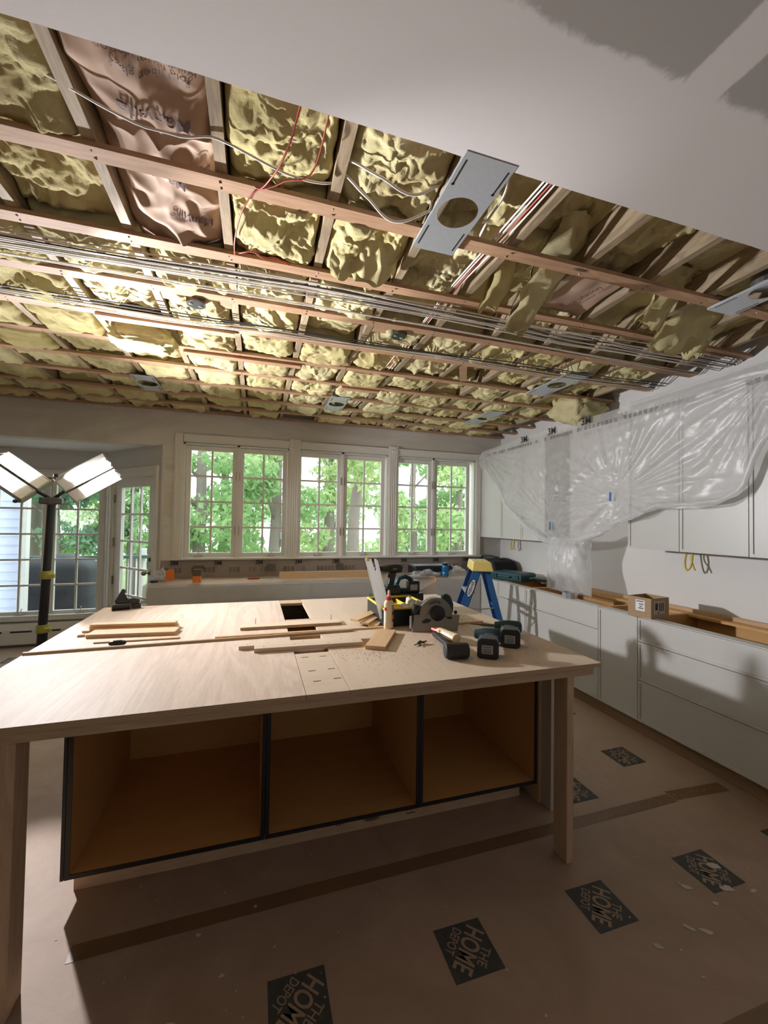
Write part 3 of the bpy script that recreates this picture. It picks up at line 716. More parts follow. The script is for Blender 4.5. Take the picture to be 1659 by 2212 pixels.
def base_right(y0, y1, fronts, label, toprail=True):
    t = thing('base_cabinet', label, 'cabinet', (3.0, (y0+y1)/2, 0), group='base cabinets along the right wall')
    xb = XR-0.012
    bx('side_panel', maple('Z'), t, CF+0.021, xb, y0+0.001, y0+0.018, 0.114, 0.876)
    bx('side_panel', maple('Z'), t, CF+0.021, xb, y1-0.018, y1-0.001, 0.114, 0.876)
    bx('bottom_panel', maple('Y'), t, CF+0.021, xb, y0+0.018, y1-0.018, 0.114, 0.132)
    bx('back_panel', maple('Y'), t, xb-0.012, xb-0.0005, y0+0.018, y1-0.018, 0.132, 0.876)
    bx('front_rail', CAB, t, CF+0.021, CF+0.10, y0+0.018, y1-0.018, 0.858, 0.876)
    bx('rear_rail', maple('Y'), t, xb-0.11, xb-0.012, y0+0.018, y1-0.018, 0.858, 0.876)
    bx('toe_kick', wood('toe_kick_wood', (0.34, 0.22, 0.13), (0.25, 0.15, 0.085), 'Y'), t, CF+0.06, CF+0.078, y0+0.001, y1-0.001, 0.0, 0.112)
    for name, z0, z1 in fronts: front_yz(name, CAB, t, CF, y0, y1, z0, z1)
    return t
base_right(3.686, 4.204, [('drawer_front', 0.705, 0.874), ('door', 0.114, 0.705)], 'narrow white base cabinet behind the blue stepladder')
base_right(2.721, 3.686, [('drawer_front', 0.690, 0.874), ('drawer_front', 0.402, 0.690), ('drawer_front', 0.114, 0.402)], 'wide white drawer cabinet under the hanging plastic tail')
base_right(2.355, 2.721, [('door', 0.114, 0.874)], 'white base cabinet with one tall door beneath the cardboard box')
base_right(1.30, 2.355, [('drawer_front', 0.697, 0.874), ('drawer_front', 0.415, 0.697), ('drawer_front', 0.114, 0.415)], 'wide white three-drawer cabinet nearest the camera')
# ledger of bare wood and drywall lip behind the open cabinets
ld = tag(MB().box(XR-0.045, XR-0.013, 1.30, 3.68, 0.877, 0.905).build('wall_ledger', oak('Y'), None), 'bare wooden ledger strip on the wall behind the open cabinets', 'board')

# corner and far run
def base_far(x0, x1, yf, fronts, label, xs=None):
    t = thing('base_cabinet', label, 'cabinet', ((x0+x1)/2, 4.8, 0), group='base cabinets under the windows')
    yb = YF-0.012
    bx('side_panel', maple('Z'), t, x0+0.001, x0+0.018, yf+0.021, yb, 0.114, 0.876)
    bx('side_panel', maple('Z'), t, x1-0.018, x1-0.001, yf+0.021, yb, 0.114, 0.876)
    bx('bottom_panel', maple('X'), t, x0+0.018, x1-0.018, yf+0.021, yb, 0.114, 0.132)
    bx('top_panel', maple('X'), t, x0+0.018, x1-0.018, yf+0.021, yb, 0.858, 0.876)
    bx('toe_kick', oak('X'), t, x0+0.001, x1-0.001, yf+0.06, yf+0.078, 0, 0.112)
    for name, a, b, z0, z1 in fronts: front_xz(name, CAB, t, yf, a, b, z0, z1)
    return t
FY = 4.575
base_far(-1.02, -0.55, FY, [('door', -1.02, -0.55, 0.114, 0.874)], 'leftmost film-covered base cabinet, next to the glazed door')
base_far(-0.55, 0.132, FY, [('door', -0.55, -0.209, 0.114, 0.70), ('door', -0.209, 0.132, 0.114, 0.70), ('drawer_front', -0.55, 0.132, 0.70, 0.874)], 'film-covered base cabinet below the left window')
base_far(0.132, 0.585, FY, [('door', 0.132, 0.585, 0.114, 0.70), ('drawer_front', 0.132, 0.585, 0.70, 0.874)], 'narrow film-covered cabinet under the end of the brown board')
base_far(0.585, 1.50, FY, [('door', 0.585, 1.04, 0.114, 0.70), ('door', 1.04, 1.50, 0.114, 0.70), ('drawer_front', 0.585, 1.50, 0.70, 0.874)], 'film-covered base cabinet below the middle window')
base_far(2.095, CF-0.01, FY, [('drawer_front', 2.095, CF-0.01, 0.71, 0.874), ('door', 2.095, CF-0.01, 0.114, 0.71)], 'corner base cabinet carrying the blue bottle')
cb = tag(MB().box(CF+0.021, XR-0.012, 4.205, YF-0.012, 0.02, 0.87).box(CF, CF+0.02, 4.205, FY-0.005, 0.114, 0.874).build('corner_cabinet_box', CAB, None), 'blind corner cabinet box supporting the black bag', 'cabinet')

# wall cabinets
UF = 2.990
def wall_cab(y0, y1, label, z0=1.372, z1=2.535):
    t = thing('wall_cabinet', label, 'cabinet', (3.15, (y0+y1)/2, z0), group='wall cabinets on the right wall')
    bx('carcass', CAB, t, UF+0.021, XR-0.001, y0+0.0005, y1-0.0005, z0, z1)
    front_yz('door', CAB, t, UF, y0, y1, z0-0.012, z1, fr=0.02)
    return t
wall_cab(4.57, 5.07, 'wall cabinet in the corner beside the window')
wall_cab(4.147, 4.57, 'middle of the three wall cabinets near the window')
wall_cab(3.731, 4.147, 'wall cabinet at the left end of the hood gap')
wall_cab(2.25, 2.69, 'wall cabinet at the right end of the hood gap')
wall_cab(1.80, 2.25, 'wall cabinet above the hanging yellow cable end')
wall_cab(1.35, 1.80, 'wall cabinet at the right edge of the picture')
wall_cab(0.90, 1.35, 'wall cabinet nearest the camera, beyond the picture edge')
fl = MB().box(UF+0.03, XR-0.001, 0.90, 2.69, 2.536, 2.60).build('filler_board', CAB, None); tag(fl, 'pale filler board above the near wall cabinets', 'board')

# ------------------------------------------------------------------ island: cabinets, base, worktop
def isl_cab(x0, x1, label, yf=1.963, yb=2.80):
    t = thing('island_cabinet', label, 'cabinet', ((x0+x1)/2, yf, 0.10), group='open cabinets of the island')
    z0, z1 = 0.10, 0.876
    e = 0.022
    bx('side_panel', maple('Z'), t, x0, x0+0.018, yf+0.004, yb, z0, z1)
    bx('side_panel', maple('Z'), t, x1-0.018, x1, yf+0.004, yb, z0, z1)
    bx('bottom_panel', maple('X'), t, x0+0.018, x1-0.018, yf+0.004, yb, z0, z0+0.018)
    bx('top_panel', maple('X'), t, x0+0.018, x1-0.018, yf+0.004, yb, z1-0.018, z1)
    bx('back_panel', maple('X'), t, x0+0.018, x1-0.018, yb-0.012, yb-0.001, z0+0.018, z1-0.018)
    ed = MB().box(x0, x0+0.018, yf, yf+0.004, z0, z1).box(x1-0.018, x1, yf, yf+0.004, z0, z1).box(x0+0.018, x1-0.018, yf, yf+0.004, z0, z0+0.018).box(x0+0.018, x1-0.018, yf, yf+0.004, z1-0.018, z1)
    tag(ed.build('front_edge', BLACKED, t), 'black painted front edge')
    return t
isl_cab(-0.700, 0.066, 'left open island cabinet, in deepest shade')
isl_cab(0.068, 0.822, 'middle open island cabinet')
isl_cab(0.824, 1.532, 'right open island cabinet beside the front leg')
st = tag(MB().box(-0.714, -0.702, 1.963, 2.80, 0.10, 0.876).box(-0.724, -0.7142, 1.95, 2.10, 0.70, 0.876).build('side_cladding', BLACKED, None), 'black side panel on the left end of the island', 'panel')
rc = thing('rear_island_cabinet', 'closed cabinet row on the far side of the island', 'cabinet', (0.4, 3.0, 0))
MB().box(-0.70, 1.53, 2.805, 3.36, 0.10, 0.13).box(-0.70, -0.68, 2.805, 3.36, 0.13, 0.8755).box(1.51, 1.53, 2.805, 3.36, 0.13, 0.8755).box(-0.68, 1.51, 3.34, 3.36, 0.13, 0.8755).build('carcass', DARKWOOD, rc)
MB().box(-0.66, 1.49, 2.86, 2.90, 0, 0.10).box(-0.66, 1.49, 3.24, 3.28, 0, 0.10).build('base_rail', stud('X'), rc)
ib = thing('lumber_plinth', 'lumber base rails under the open island cabinets', 'base', (0.4, 2.1, 0))
bx('front_rail', stud('X'), ib, -0.690, 1.470, 2.035, 2.073, 0.0, 0.0995)
bx('rear_rail', stud('X'), ib, -0.690, 1.470, 2.72, 2.758, 0.0, 0.0995)
fr_ = [o for o in ib.children if o.name.startswith('front_rail')][0]
mbt = MB(); text_on('2x4', 0.03, (0.43, 2.035, 0.05), (1, 0, 0), (0, 0, 1), None, mb=mbt, bold=0.01); text_on('HF', 0.035, (0.80, 2.035, 0.055), (1, 0, 0), (0, 0, 1), None, mb=mbt, bold=0.01)
mbt.box(0.78, 0.83, 2.034, 2.0349, 0.028, 0.032)
mbt.build('lumber_stamp', INK, fr_, fix=False)
ep = thing('end_panel', 'pale upright end board at the right side of the island', 'board', (1.56, 2.4, 0))
bx('board', plain('primed_board', (0.52, 0.47, 0.41), 0.7, var=0.1, scale=10), ep, 1.556, 1.575, 1.88, 3.36, 0.0, 0.876)
bx('backing_board', oak('Z'), ep, 1.534, 1.555, 1.952, 3.36, 0.0, 0.876)

wt = thing('plywood_worktop', 'large pale plywood worktop on lumber legs over the island', 'table', (0.3, 2.4, 0))
ZT = 0.900
def sheet(name, x0, x1, y0, y1, mat, z1=ZT, th=0.018, lab=None):
    o = MB().box(x0, x1, y0, y1, z1-th+0.0006, z1).build(name, mat, wt, bevel=0.0008)
    e = MB().box(x0-0.0003, x1+0.0003, y0-0.0004, y0+0.003, z1-th, z1-0.0012).build('sheet_edge', plyedge(), o)
    if lab: o['label'] = lab
    return o
sheet('sheet', -1.03, 0.192, 1.556, 3.43, plytop('Y'), lab='pinkish grained plywood sheet')
sheet('sheet', 0.362, 1.572, 1.556, 3.43, plypale('Y'), lab='paler plywood sheet')
for y0, y1 in ((1.556, 2.045), (2.35, 2.42), (2.62, 2.76), (3.30, 3.43)):
    sheet('filler_strip', 0.194, 0.360, y0, y1, plypale('X') if y0 < 2 else stud('X'), z1=ZT-0.0005)
tn = MB()
for x, y in ((0.235, 1.985), (0.32, 1.98), (0.245, 1.80), (0.33, 1.805), (0.25, 1.68), (0.335, 1.69)):
    tn.box(x-0.016, x+0.016, y-0.002, y+0.002, ZT-0.0008, ZT+0.0004)
tn.build('pencil_mark', INK, wt, fix=False)
bx('apron', stud('X'), wt, -1.0, 1.535, 1.566, 1.604, 0.845, 0.8815)
bx('apron', stud('X'), wt, -1.0, -0.73, 3.38, 3.418, 0.845, 0.8815)
for k in range(2): bx('sub_strip', plyedge(), wt, (-1.0, 0.30)[k], (0.28, 1.535)[k], 1.605, 1.68, 0.8775, 0.8815)
def leg(x, y):
    o = MB().box(x, x+0.038, y, y+0.089, 0.0, 0.8445).build('leg', stud('Z'), wt, bevel=0.003); return o
leg(1.385, 1.566); leg(-0.735, 1.566)
o = MB().box(-0.790, -0.7365, 1.606, 1.644, 0, 0.8445).build('leg', stud('Z'), wt, bevel=0.003)
leg(-1.0, 3.30)

# ------------------------------------------------------------------ recessed-light plates, ceiling boxes, cables
def plate(x0, x1, y0, y1, label, hole=None, z=2.7385, can=False):
    t = thing('light_mounting_plate', label, 'plate', ((x0+x1)/2, (y0+y1)/2, z), group='steel plates for recessed lights')
    hx, hy = hole if hole else ((x0+x1)/2, (y0+y1)/2); r = 0.078; n = 32
    # sheet with a round hole
    outer = []
    for i in range(n):
        t_ = 2*math.pi*i/n; c, s = math.cos(t_), math.sin(t_)
        k = min(((x1 if c > 0 else x0)-hx)/c if abs(c) > 1e-6 else 9, ((y1 if s > 0 else y0)-hy)/s if abs(s) > 1e-6 else 9)
        outer.append((hx+c*k, hy+s*k))
    corners = [(x1, y1), (x0, y1), (x0, y0), (x1, y0)]
    vs = []; fs = []
    for zz in (z, z+0.0015):
        for i in range(n):
            t_ = 2*math.pi*i/n; vs.append((hx+r*math.cos(t_), hy+r*math.sin(t_), zz))
        for q in outer: vs.append((*q, zz))
        for q in corners: vs.append((*q, zz))
    B = 2*n+4
    for L in (0, 1):
        o_ = L*B
        for i in range(n):
            j = (i+1) % n; fs.append((o_+i, o_+j, o_+n+j, o_+n+i))
        for ci, (cx, cy) in enumerate(corners):
            # triangle between the two outer samples around this corner
            a = math.atan2(cy-hy, cx-hx) % (2*math.pi); i = int(a/(2*math.pi)*n) % n
            fs.append((o_+n+i, o_+n+(i+1) % n, o_+2*n+ci))
    for i in range(n): fs.append((i, (i+1) % n, B+(i+1) % n, B+i))
    sh = MB().add(vs, fs).build('sheet', GALV, t, fix=False)
    MB().box(x0-0.001, x0+0.0, y0, y1, z, z+0.012).box(x1, x1+0.001, y0, y1, z, z+0.012).build('flange', GALV, t)
    sl = MB()
    for x in (x0+0.014, x1-0.014):
        for a, b in ((y0+0.03, y0+0.13), (y1-0.14, y1-0.03)): sl.box(x-0.003, x+0.003, a, b, z-0.0006, z-0.0001)
        sl.cyl((x, hy-0.12, z-0.0006), (x, hy-0.12, z-0.0001), 0.006, n=10)
    sl.build('slot', BLACKED, t)
    if can:
        MB().cyl((hx, hy, z+0.03), (hx, hy, z+0.12), 0.07, n=24).build('can', STEEL, t)
    return t
plate(0.618, 0.805, 1.150, 1.632, 'large galvanised plate with round hole close to the plasterboard edge', hole=(0.712, 1.40))
plate(2.335, 2.525, 1.115, 1.600, 'galvanised plate with round hole at the right picture edge', hole=(2.43, 1.37), can=True)
plate(0.665, 0.845, 3.86, 4.375, 'bright small plate with hole above the middle window')
plate(2.325, 2.530, 2.60, 3.175, 'long bright plate with hole near the drooping batt')
plate(-1.03, -0.855, 3.84, 4.28, 'bluish plate with hole above the left end of the windows')
plate(2.345, 2.535, 3.78, 4.375, 'farthest bright plate with hole, near the room corner')

def jbox(x0, x1, y, label):
    t = thing('ceiling_box', label, 'junction box', ((x0+x1)/2, y, 2.76), group='ceiling boxes on wood blocking')
    bx('blocking', strapw('X'), t, x0, x1, y-0.005, y+0.034, 2.775, 2.865)
    bx('nailer', strapw('X'), t, x0, x1, y-0.055, y-0.006, 2.775, 2.812)
    cx = (x0+x1)/2; n = 8
    poly = [(cx+0.052*math.cos(2*math.pi*(i+.5)/n), y-0.03+0.052*math.sin(2*math.pi*(i+.5)/n)) for i in range(n)]
    MB().prism(poly, 2.735, 2.774).build('body', DARKST, t)
    MB().prism([(cx+(a-cx)*0.86, y-0.03+(b-y+0.03)*0.86) for a, b in poly], 2.7338, 2.7352).build('inside', BLACKED, t)
    for dx in (-0.025, 0.022): MB().lathe([(0.002, -0.004), (0.010, -0.003), (0.011, 0.0), (0.002, 0.001)], (cx+dx, y-0.03+dx*0.4, 2.7335), 'Z', 10).build('knockout', STEEL, t)
jbox(-0.525, -0.165, 2.49, 'metal ceiling box on blocking left of centre')
jbox(0.675, 1.035-0.02, 2.49, 'metal ceiling box on blocking above the table')

def cable(pts, r, mat, label, group=None, wob=0.012, seed=0, name='electrical_cable', n=40, parent=None):
    P = [Vector(p) for p in pts]; out = []
    for i in range(n+1):
        t = i/n*(len(P)-1); k = min(int(t), len(P)-2); f = t-k
        p0 = P[max(k-1, 0)]; p1 = P[k]; p2 = P[k+1]; p3 = P[min(k+2, len(P)-1)]
        q = 0.5*((2*p1)+(p2-p0)*f+(2*p0-5*p1+4*p2-p3)*f*f+(3*p1-p0-3*p2+p3)*f**3)
        q = q + Vector((0, wob*noise.noise(Vector((t*1.3, seed, 1))), wob*0.7*noise.noise(Vector((t*1.1, seed, 5)))))
        out.append(q)
    o = MB().tube(out, r, 6).build(name, mat, parent, smooth=True, fix=False)
    return o if parent else tag(o, label, 'cable', group)
CABLED = plain('grey_black_cable', (0.07, 0.065, 0.06), 0.5)
def bundle(label, loc): return thing('cable_bundle', label, 'cables', loc)
b1 = bundle('thick bundle of white cables stapled along the second strap', (0, 2.1, 2.74))
for k in range(9):
    y = 2.055+0.014*k; z = 2.743-0.004*(k % 3)
    cable([(XL, y+0.10+0.01*k, z), (-1.2, y+0.03, z-0.004), (0.0, y+0.0, z), (0.9, y-0.012, z), (1.7, y+0.01*math.sin(k), z-0.008), (2.5, y+0.006*(k-4), z-0.010*(k % 2)), (XR-0.01, y+0.006*(k-4), z)], 0.0042, CABLEW if k not in (2, 6) else CABLED, None, seed=k+1, wob=0.02, name='cable', parent=b1)
b2 = bundle('loose run of thin dark and pale cables crossing mid ceiling', (0, 2.65, 2.74))
for k in range(5):
    y = 2.60+0.028*k
    cable([(XL, y-0.02*k, 2.744), (-0.9, y, 2.744), (0.1, y+0.01, 2.742), (1.3, y-0.01*k+0.02, 2.742), (2.3, y+0.02*(k-2), 2.735), (XR-0.01, y+0.01*(k-2), 2.744)], 0.0038, CABLED if k in (0, 1) else CABLEW, None, seed=20+k, wob=0.03, name='cable', parent=b2)
b3 = bundle('pair of pale cables running just before the third strap', (0, 2.28, 2.74))
for k in range(2):
    cable([(XL, 2.27+0.03*k, 2.744), (0, 2.26+0.02*k, 2.744), (1.2, 2.28, 2.742), (XR-0.01, 2.30+0.03*k, 2.744)], 0.0038, CABLEW, None, seed=30+k, wob=0.02, name='cable', parent=b3)
b4 = bundle('pale and copper cables clipped lengthwise along a joist', (0.97, 2.5, 2.78))
for k in range(4):
    x = 0.955+0.012*k
    cable([(x+0.03, 0.9, 2.80), (x+0.004*k, 1.4, 2.78), (x-0.01, 1.9, 2.78), (x, 2.5, 2.782), (x+0.03*(k % 2), 3.3, 2.782), (x, 4.2, 2.785)], 0.0042, CABLEW if k != 2 else CABLER, None, seed=40+k, name='cable', parent=b4)
cable([(0.27, 1.42, 2.79), (0.36, 1.43, 2.735), (0.48, 1.50, 2.725), (0.60, 1.44, 2.745), (0.615, 1.43, 2.79)], 0.005, CABLEW, 'pale cable loop, the nearer of two left of the big plate')
cable([(0.27, 1.36, 2.79), (0.38, 1.33, 2.735), (0.50, 1.36, 2.728), (0.61, 1.35, 2.78)], 0.005, CABLEW, 'pale cable loop, the farther of two left of the big plate')
cable([(-0.80, 1.33, 2.85), (-0.56, 1.36, 2.78), (-0.42, 1.40, 2.765), (-0.28, 1.42, 2.768), (-0.145, 1.38, 2.758), (-0.05, 1.38, 2.735), (0.10, 1.42, 2.732), (0.23, 1.44, 2.76)], 0.004, CABLEW, 'thin whitish cable drooping across the brown paper facing')
cable([(0.10, 1.16, 2.755), (0.07, 1.32, 2.735), (0.0, 1.50, 2.738), (-0.06, 1.60, 2.745), (-0.11, 1.80, 2.735), (-0.12, 1.96, 2.745)], 0.003, CABLER, 'thin red wire curling down past the first strap', wob=0.02, seed=3)
cable([(0.18, 1.17, 2.755), (0.16, 1.35, 2.732), (0.06, 1.47, 2.735), (-0.03, 1.53, 2.748)], 0.003, CABLER, 'second thin red wire, right of the printed paper strip', wob=0.02, seed=4)
cable([(-0.10, 1.95, 2.76), (-0.02, 1.90, 2.745), (0.06, 1.93, 2.742), (0.12, 1.95, 2.75)], 0.004, CABLER, 'loose red wire coil lying on the second strap', wob=0.03, seed=5)
cable([(0.83, 1.22, 2.86), (0.87, 1.32, 2.80), (0.86, 1.45, 2.76), (0.90, 1.56, 2.78), (0.96, 1.62, 2.79)], 0.005, CABLEW, 'pale cable looping beside the big plate')
for y in (4.64, 2.36):
    lab = 'near the window corner' if y > 4 else 'under the near wall cabinets'
    cable([(3.22, y, 1.37), (3.19, y-0.004, 1.27), (3.185, y-0.02, 1.215), (3.19, y-0.045, 1.235), (3.20, y-0.055, 1.30), (3.22, y-0.05, 1.37)], 0.0075, CABLEY, 'looped yellow cable end hanging '+lab, wob=0.004)
    cable([(3.24, y-0.035, 1.37), (3.22, y-0.03, 1.30), (3.20, y-0.06, 1.25), (3.2, y-0.075, 1.215)], 0.0065, CABLEY, 'straight yellow cable tail hanging '+lab, wob=0.003)
# ------------------------------------------------------------------ plastic film over the wall cabinets
def lerp_pts(pts, t):
    """pts: list of (key, value) sorted by key descending in Y"""
    for (a, va), (b, vb) in zip(pts, pts[1:]):
        if (a >= t >= b) or (a <= t <= b):
            f = 0 if a == b else (t-a)/(b-a); f = f*f*(3-2*f)*0.4 + f*0.6
            return va+(vb-va)*f
    return pts[-1][1] if abs(t-pts[-1][0]) < abs(t-pts[0][0]) else pts[0][1]
TOPC = [(4.99, 2.545), (3.70, 2.565), (2.67, 2.56), (2.26, 2.565), (1.68, 2.58), (1.10, 2.58)]
BOTC = [(4.99, 2.45), (4.90, 2.30), (4.618, 2.034), (4.264, 1.67), (3.92, 1.47), (3.75, 1.395), (3.60, 1.34), (3.40, 1.33), (3.15, 1.37), (2.942, 1.444), (2.668, 1.571), (2.368, 1.672), (2.19, 1.675), (1.943, 1.685), (1.807, 1.754), (1.684, 2.05), (1.50, 2.22), (1.10, 2.34)]
G1 = (3.56, 1.55); G2 = (2.80, 1.79); G3 = (1.62, 2.50); G4 = (4.97, 2.52)
def folds(y, z):
    f = 0
    for (gy, gz), a, fr in ((G1, 1.0, 7.0), (G2, 1.1, 8.0), (G3, 1.0, 6.0), (G4, 0.8, 8.0)):
        dy_, dz_ = y-gy, z-gz; r_ = math.hypot(dy_, dz_); th = math.atan2(dz_, dy_)
        w = math.exp(-((r_-0.28)/0.55)**2)*min(1, r_*6)
        rid = 1-abs(noise.noise(Vector((th*fr, r_*1.2, gy*3))))*2.4
        f += a*w*max(-0.6, rid)*0.030
    f += 0.012*noise.noise(Vector((y*3, z*13+y*2, 4))) + 0.006*fbm(Vector((y*9, z*9, 1)), 3)
    return f
def ufilm(u, v):
    y = 4.99 + (1.10-4.99)*u
    zt = lerp_pts(TOPC, y); zb = lerp_pts(BOTC, y)
    vv = v
    z = zt+(zb-zt)*vv + 0.012*noise.noise(Vector((y*7, v*5, 0)))*v
    hem = math.exp(-((1-v)*abs(zt-zb)/0.07)**2)
    gap = 1.0 if 2.69 < y < 3.73 else 0.0
    x = 2.972 - max(0, folds(y, z))*min(1, v*6+0.1) - 0.05*hem*(0.6+0.6*noise.noise(Vector((y*5, 0, 8)))) - 0.05*v*v*(0.5 if not gap else 0.2)
    return (min(x, 2.978), y, z)
fm = thing('plastic_sheet', 'clear plastic sheet draped in swags over the wall cabinets', 'plastic sheet', (2.97, 3.0, 1.4))
MB().grid(230, 84, ufilm).build('drape', FILM, fm, smooth=True, fix=False)
# bunched lower hem
hem_pts = []; hr = []
for i in range(120):
    y = 4.95+(1.62-4.95)*i/119; zb = lerp_pts(BOTC, y)
    hem_pts.append(Vector((2.925+0.012*noise.noise(Vector((y*8, 1, 0))), y, zb+0.035+0.014*noise.noise(Vector((y*6, 5, 0))))))
    hr.append(0.020+0.012*noise.noise(Vector((y*5, 9, 2)))+0.016*math.exp(-((y-3.3)/0.6)**2))
mbh = MB().tube(hem_pts, 0.03, 10, rs=hr)
mbh.v = [tuple(Vector(q)+Vector((noise.noise(Vector(q)*22), 0, noise.noise(Vector(q)*19+Vector((5, 0, 0)))))*0.010) for q in mbh.v]
mbh.build('rolled_hem', FILM, fm, smooth=True, fix=False)
def tail(side):
    def fn(u, v):
        a = (u-0.5)*2
        yc = 3.34 - 0.0*v; w = 0.30 - 0.10*math.sin(math.pi*min(1, v*1.25))*0.55
        if v > 0.75: w += 0.0
        z = 1.42 + (0.884-1.42)*v
        y = yc - a*w + 0.02*noise.noise(Vector((u*3, v*4, side)))
        bul = (1-a*a)**0.5 if abs(a) < 1 else 0
        th = math.atan2(z-1.75, y-3.3)
        x = 2.955 - side*(0.035+0.10*math.sin(math.pi*min(1, v*0.9+0.08)))*bul + 0.022*noise.noise(Vector((th*16, v*1.5, side*3))) + 0.008*fbm(Vector((y*12, z*10, side)), 3)
        return (x, y, z)
    return fn
MB().grid(54, 48, tail(1)).grid(54, 48, tail(-1)).build('hanging_tail', FILM, fm, smooth=True, fix=False)
for (y, z, a) in ((3.56, 1.54, 0.4), (2.80, 1.80, 0.2)):
    MB().box(2.915, 2.918, y-0.010, y+0.010, z-0.035*(1+a), z+0.035).build('blue_tape', plain('blue_tape', (0.03, 0.13, 0.42), 0.5), fm)
# printed marks along its taped top edge
for y in (4.05, 3.58, 3.11):
    text_on('3M', 0.098, (2.950, y, 2.530), (0, -1, 0), (0, 0, 1), INK, 'print', fm, bold=0.03)
pq = MB()
for k in range(70):
    y = 4.90-0.048*k
    if random.random() < 0.25: continue
    pq.box(2.9595, 2.960, y-0.017, y+0.017, 2.45, 2.485)
tag(pq.build('print_block', film('faint_grey_print', (0.30, 0.29, 0.28), 0.30, 0.1), fm, fix=False), kind='stuff')

# ------------------------------------------------------------------ film on the far wall and counter
ff = thing('masking_film', 'brownish masking film taped to the wall under the windows', 'plastic sheet', (1.0, YF, 0.9))
def ffn(u, v):
    x = -1.0+(3.05+1.0)*u; z = 1.083+(0.885-1.083)*v
    return (x, 5.064 - 0.010*v + 0.006*fbm(Vector((x*5, z*5, 2)), 3), z)
MB().grid(140, 14, ffn).build('sheet', FILMB, ff, smooth=True, fix=False)
for k in range(9):
    text_on('3M', 0.068, (-0.86+0.452*k, 5.050, 1.050), (1, 0, 0), (0, 0, 1), INK, 'print', ff, bold=0.03)
pq = MB()
for k in range(90):
    x = -0.95+0.044*k
    if noise.noise(Vector((k*0.35, 3, 1))) < -0.05: continue
    pq.box(x, x+0.032, 5.0475, 5.048, 0.945, 1.0)
tag(pq.build('print_block', film('faint_brown_print', (0.16, 0.14, 0.13), 0.16, 0.1), ff, fix=False), kind='stuff')
MB().box(-0.66, -0.55, 5.044, 5.048, 0.985, 1.025).build('outlet_cutout', DARKST, ff)
MB().box(0.13, 0.23, 5.044, 5.048, 0.95, 1.03).build('outlet_cutout', DARKST, ff)
MB().box(0.96, 1.05, 5.044, 5.048, 0.95, 1.02).build('outlet_cutout', DARKST, ff)

cf = thing('counter_film', 'thin plastic sheet covering the cabinets under the windows', 'plastic sheet', (0.5, 4.8, 0.6))
def ctop(u, v):
    x = -1.05+(2.70+1.05)*u
    sagx = math.exp(-((x-1.80)/0.26)**2)
    y = 5.05+(4.565-5.05)*v
    z = 0.882 + 0.006*fbm(Vector((x*6, y*6, 3)), 3) + 0.006*abs(noise.noise(Vector((x*11+y*5, y*14, 0))))
    z -= sagx*0.16*v*v
    return (x, y, z)
def cfront(u, v):
    x = -1.05+(2.70+1.05)*u
    sagx = math.exp(-((x-1.80)/0.26)**2)
    zt = 0.882 - sagx*0.16
    dg = 0.012*noise.noise(Vector((x*2.2+v*2.5, v*5-x*3.0, 7))) + 0.006*noise.noise(Vector((x*5, v*2, 1)))
    z = zt+(0.05-zt)*v + 0.006*fbm(Vector((x*6, 4.565*6, 3)), 3)*(1-v)
    return (x, 4.560 - 0.003 - abs(dg)*1.4*min(1, v*4) + sagx*0.10*(1-v)*0, z)
MB().grid(150, 24, ctop).grid(150, 30, cfront).build('drape', FILMC, cf, smooth=True, fix=False)
def lefts(u, v):
    y = 4.565+(5.05-4.565)*u; z = 0.882+(0.04-0.882)*v
    return (-1.05-0.012*abs(noise.noise(Vector((y*4, z*3, 1)))), y, z)
MB().grid(12, 16, lefts).build('side_drape', FILMC, cf, smooth=True, fix=False)
def crump(c, r, h, seed, mat, name, parent):
    def fn(u, v):
        t = 2*math.pi*u; p = math.pi*0.5*(1-v)
        q = Vector((math.cos(t)*math.cos(p), math.sin(t)*math.cos(p), math.sin(p)))
        k = 1+0.45*fbm(q*2.4+Vector((seed, 0, 0)), 3)+0.25*noise.turbulence(q*3+Vector((seed, 1, 0)), 3, True, noise_basis='PERLIN_ORIGINAL')-0.2
        return (c[0]+q.x*r[0]*k, c[1]+q.y*r[1]*k, c[2]+q.z*h*k)
    return MB().grid(40, 14, fn).build(name, mat, parent, smooth=True, fix=False)
crump((2.46, 4.80, 0.886), (0.18, 0.12), 0.10, 3, FILM, 'crumple', cf)
crump((2.02, 4.72, 0.884), (0.22, 0.12), 0.07, 5, FILM, 'crumple', cf)
crump((-0.96, 4.90, 0.884), (0.07, 0.10), 0.12, 8, FILM, 'crumple', cf)

# ------------------------------------------------------------------ things on the far counter
ZF = 0.900
bd = thing('board_box', 'brown box frame of thin boards lying on the film', 'box', (0.85, 4.70, ZF))
bx('board', oak('X'), bd, 0.257, 1.43, 4.66, 4.678, ZF, ZF+0.078, bevel=0.001); bx('board', oak('Y'), bd, 1.412, 1.43, 4.679, 5.03, ZF, ZF+0.078, bevel=0.001)
t = thing('putty_card', 'orange plastic scraper card leaning by the glazed door', 'scraper', (-0.86, 4.78, ZF))
MB().prism([(-0.90, ZF), (-0.81, ZF), (-0.815, 1.00), (-0.83, 1.02), (-0.895, 0.995)], 4.80, 4.804, 'XZ').build('card', ORANGE, t)
t = thing('scraper_stand', 'upright orange and grey sanding sponge on the film', 'sponge', (-0.575, 4.64, ZF))
bx('foot', ORANGE, t, -0.613, -0.535, 4.62, 4.66, ZF-0.008, ZF+0.058, bevel=0.003); bx('grit', plain('brown_grit', (0.12, 0.085, 0.065), 0.9), t, -0.613, -0.535, 4.62, 4.66, ZF+0.0585, ZF+0.128, bevel=0.003)
t = thing('putty_knife', 'putty knife with red handle and grey blade', 'knife', (0.05, 4.70, ZF))
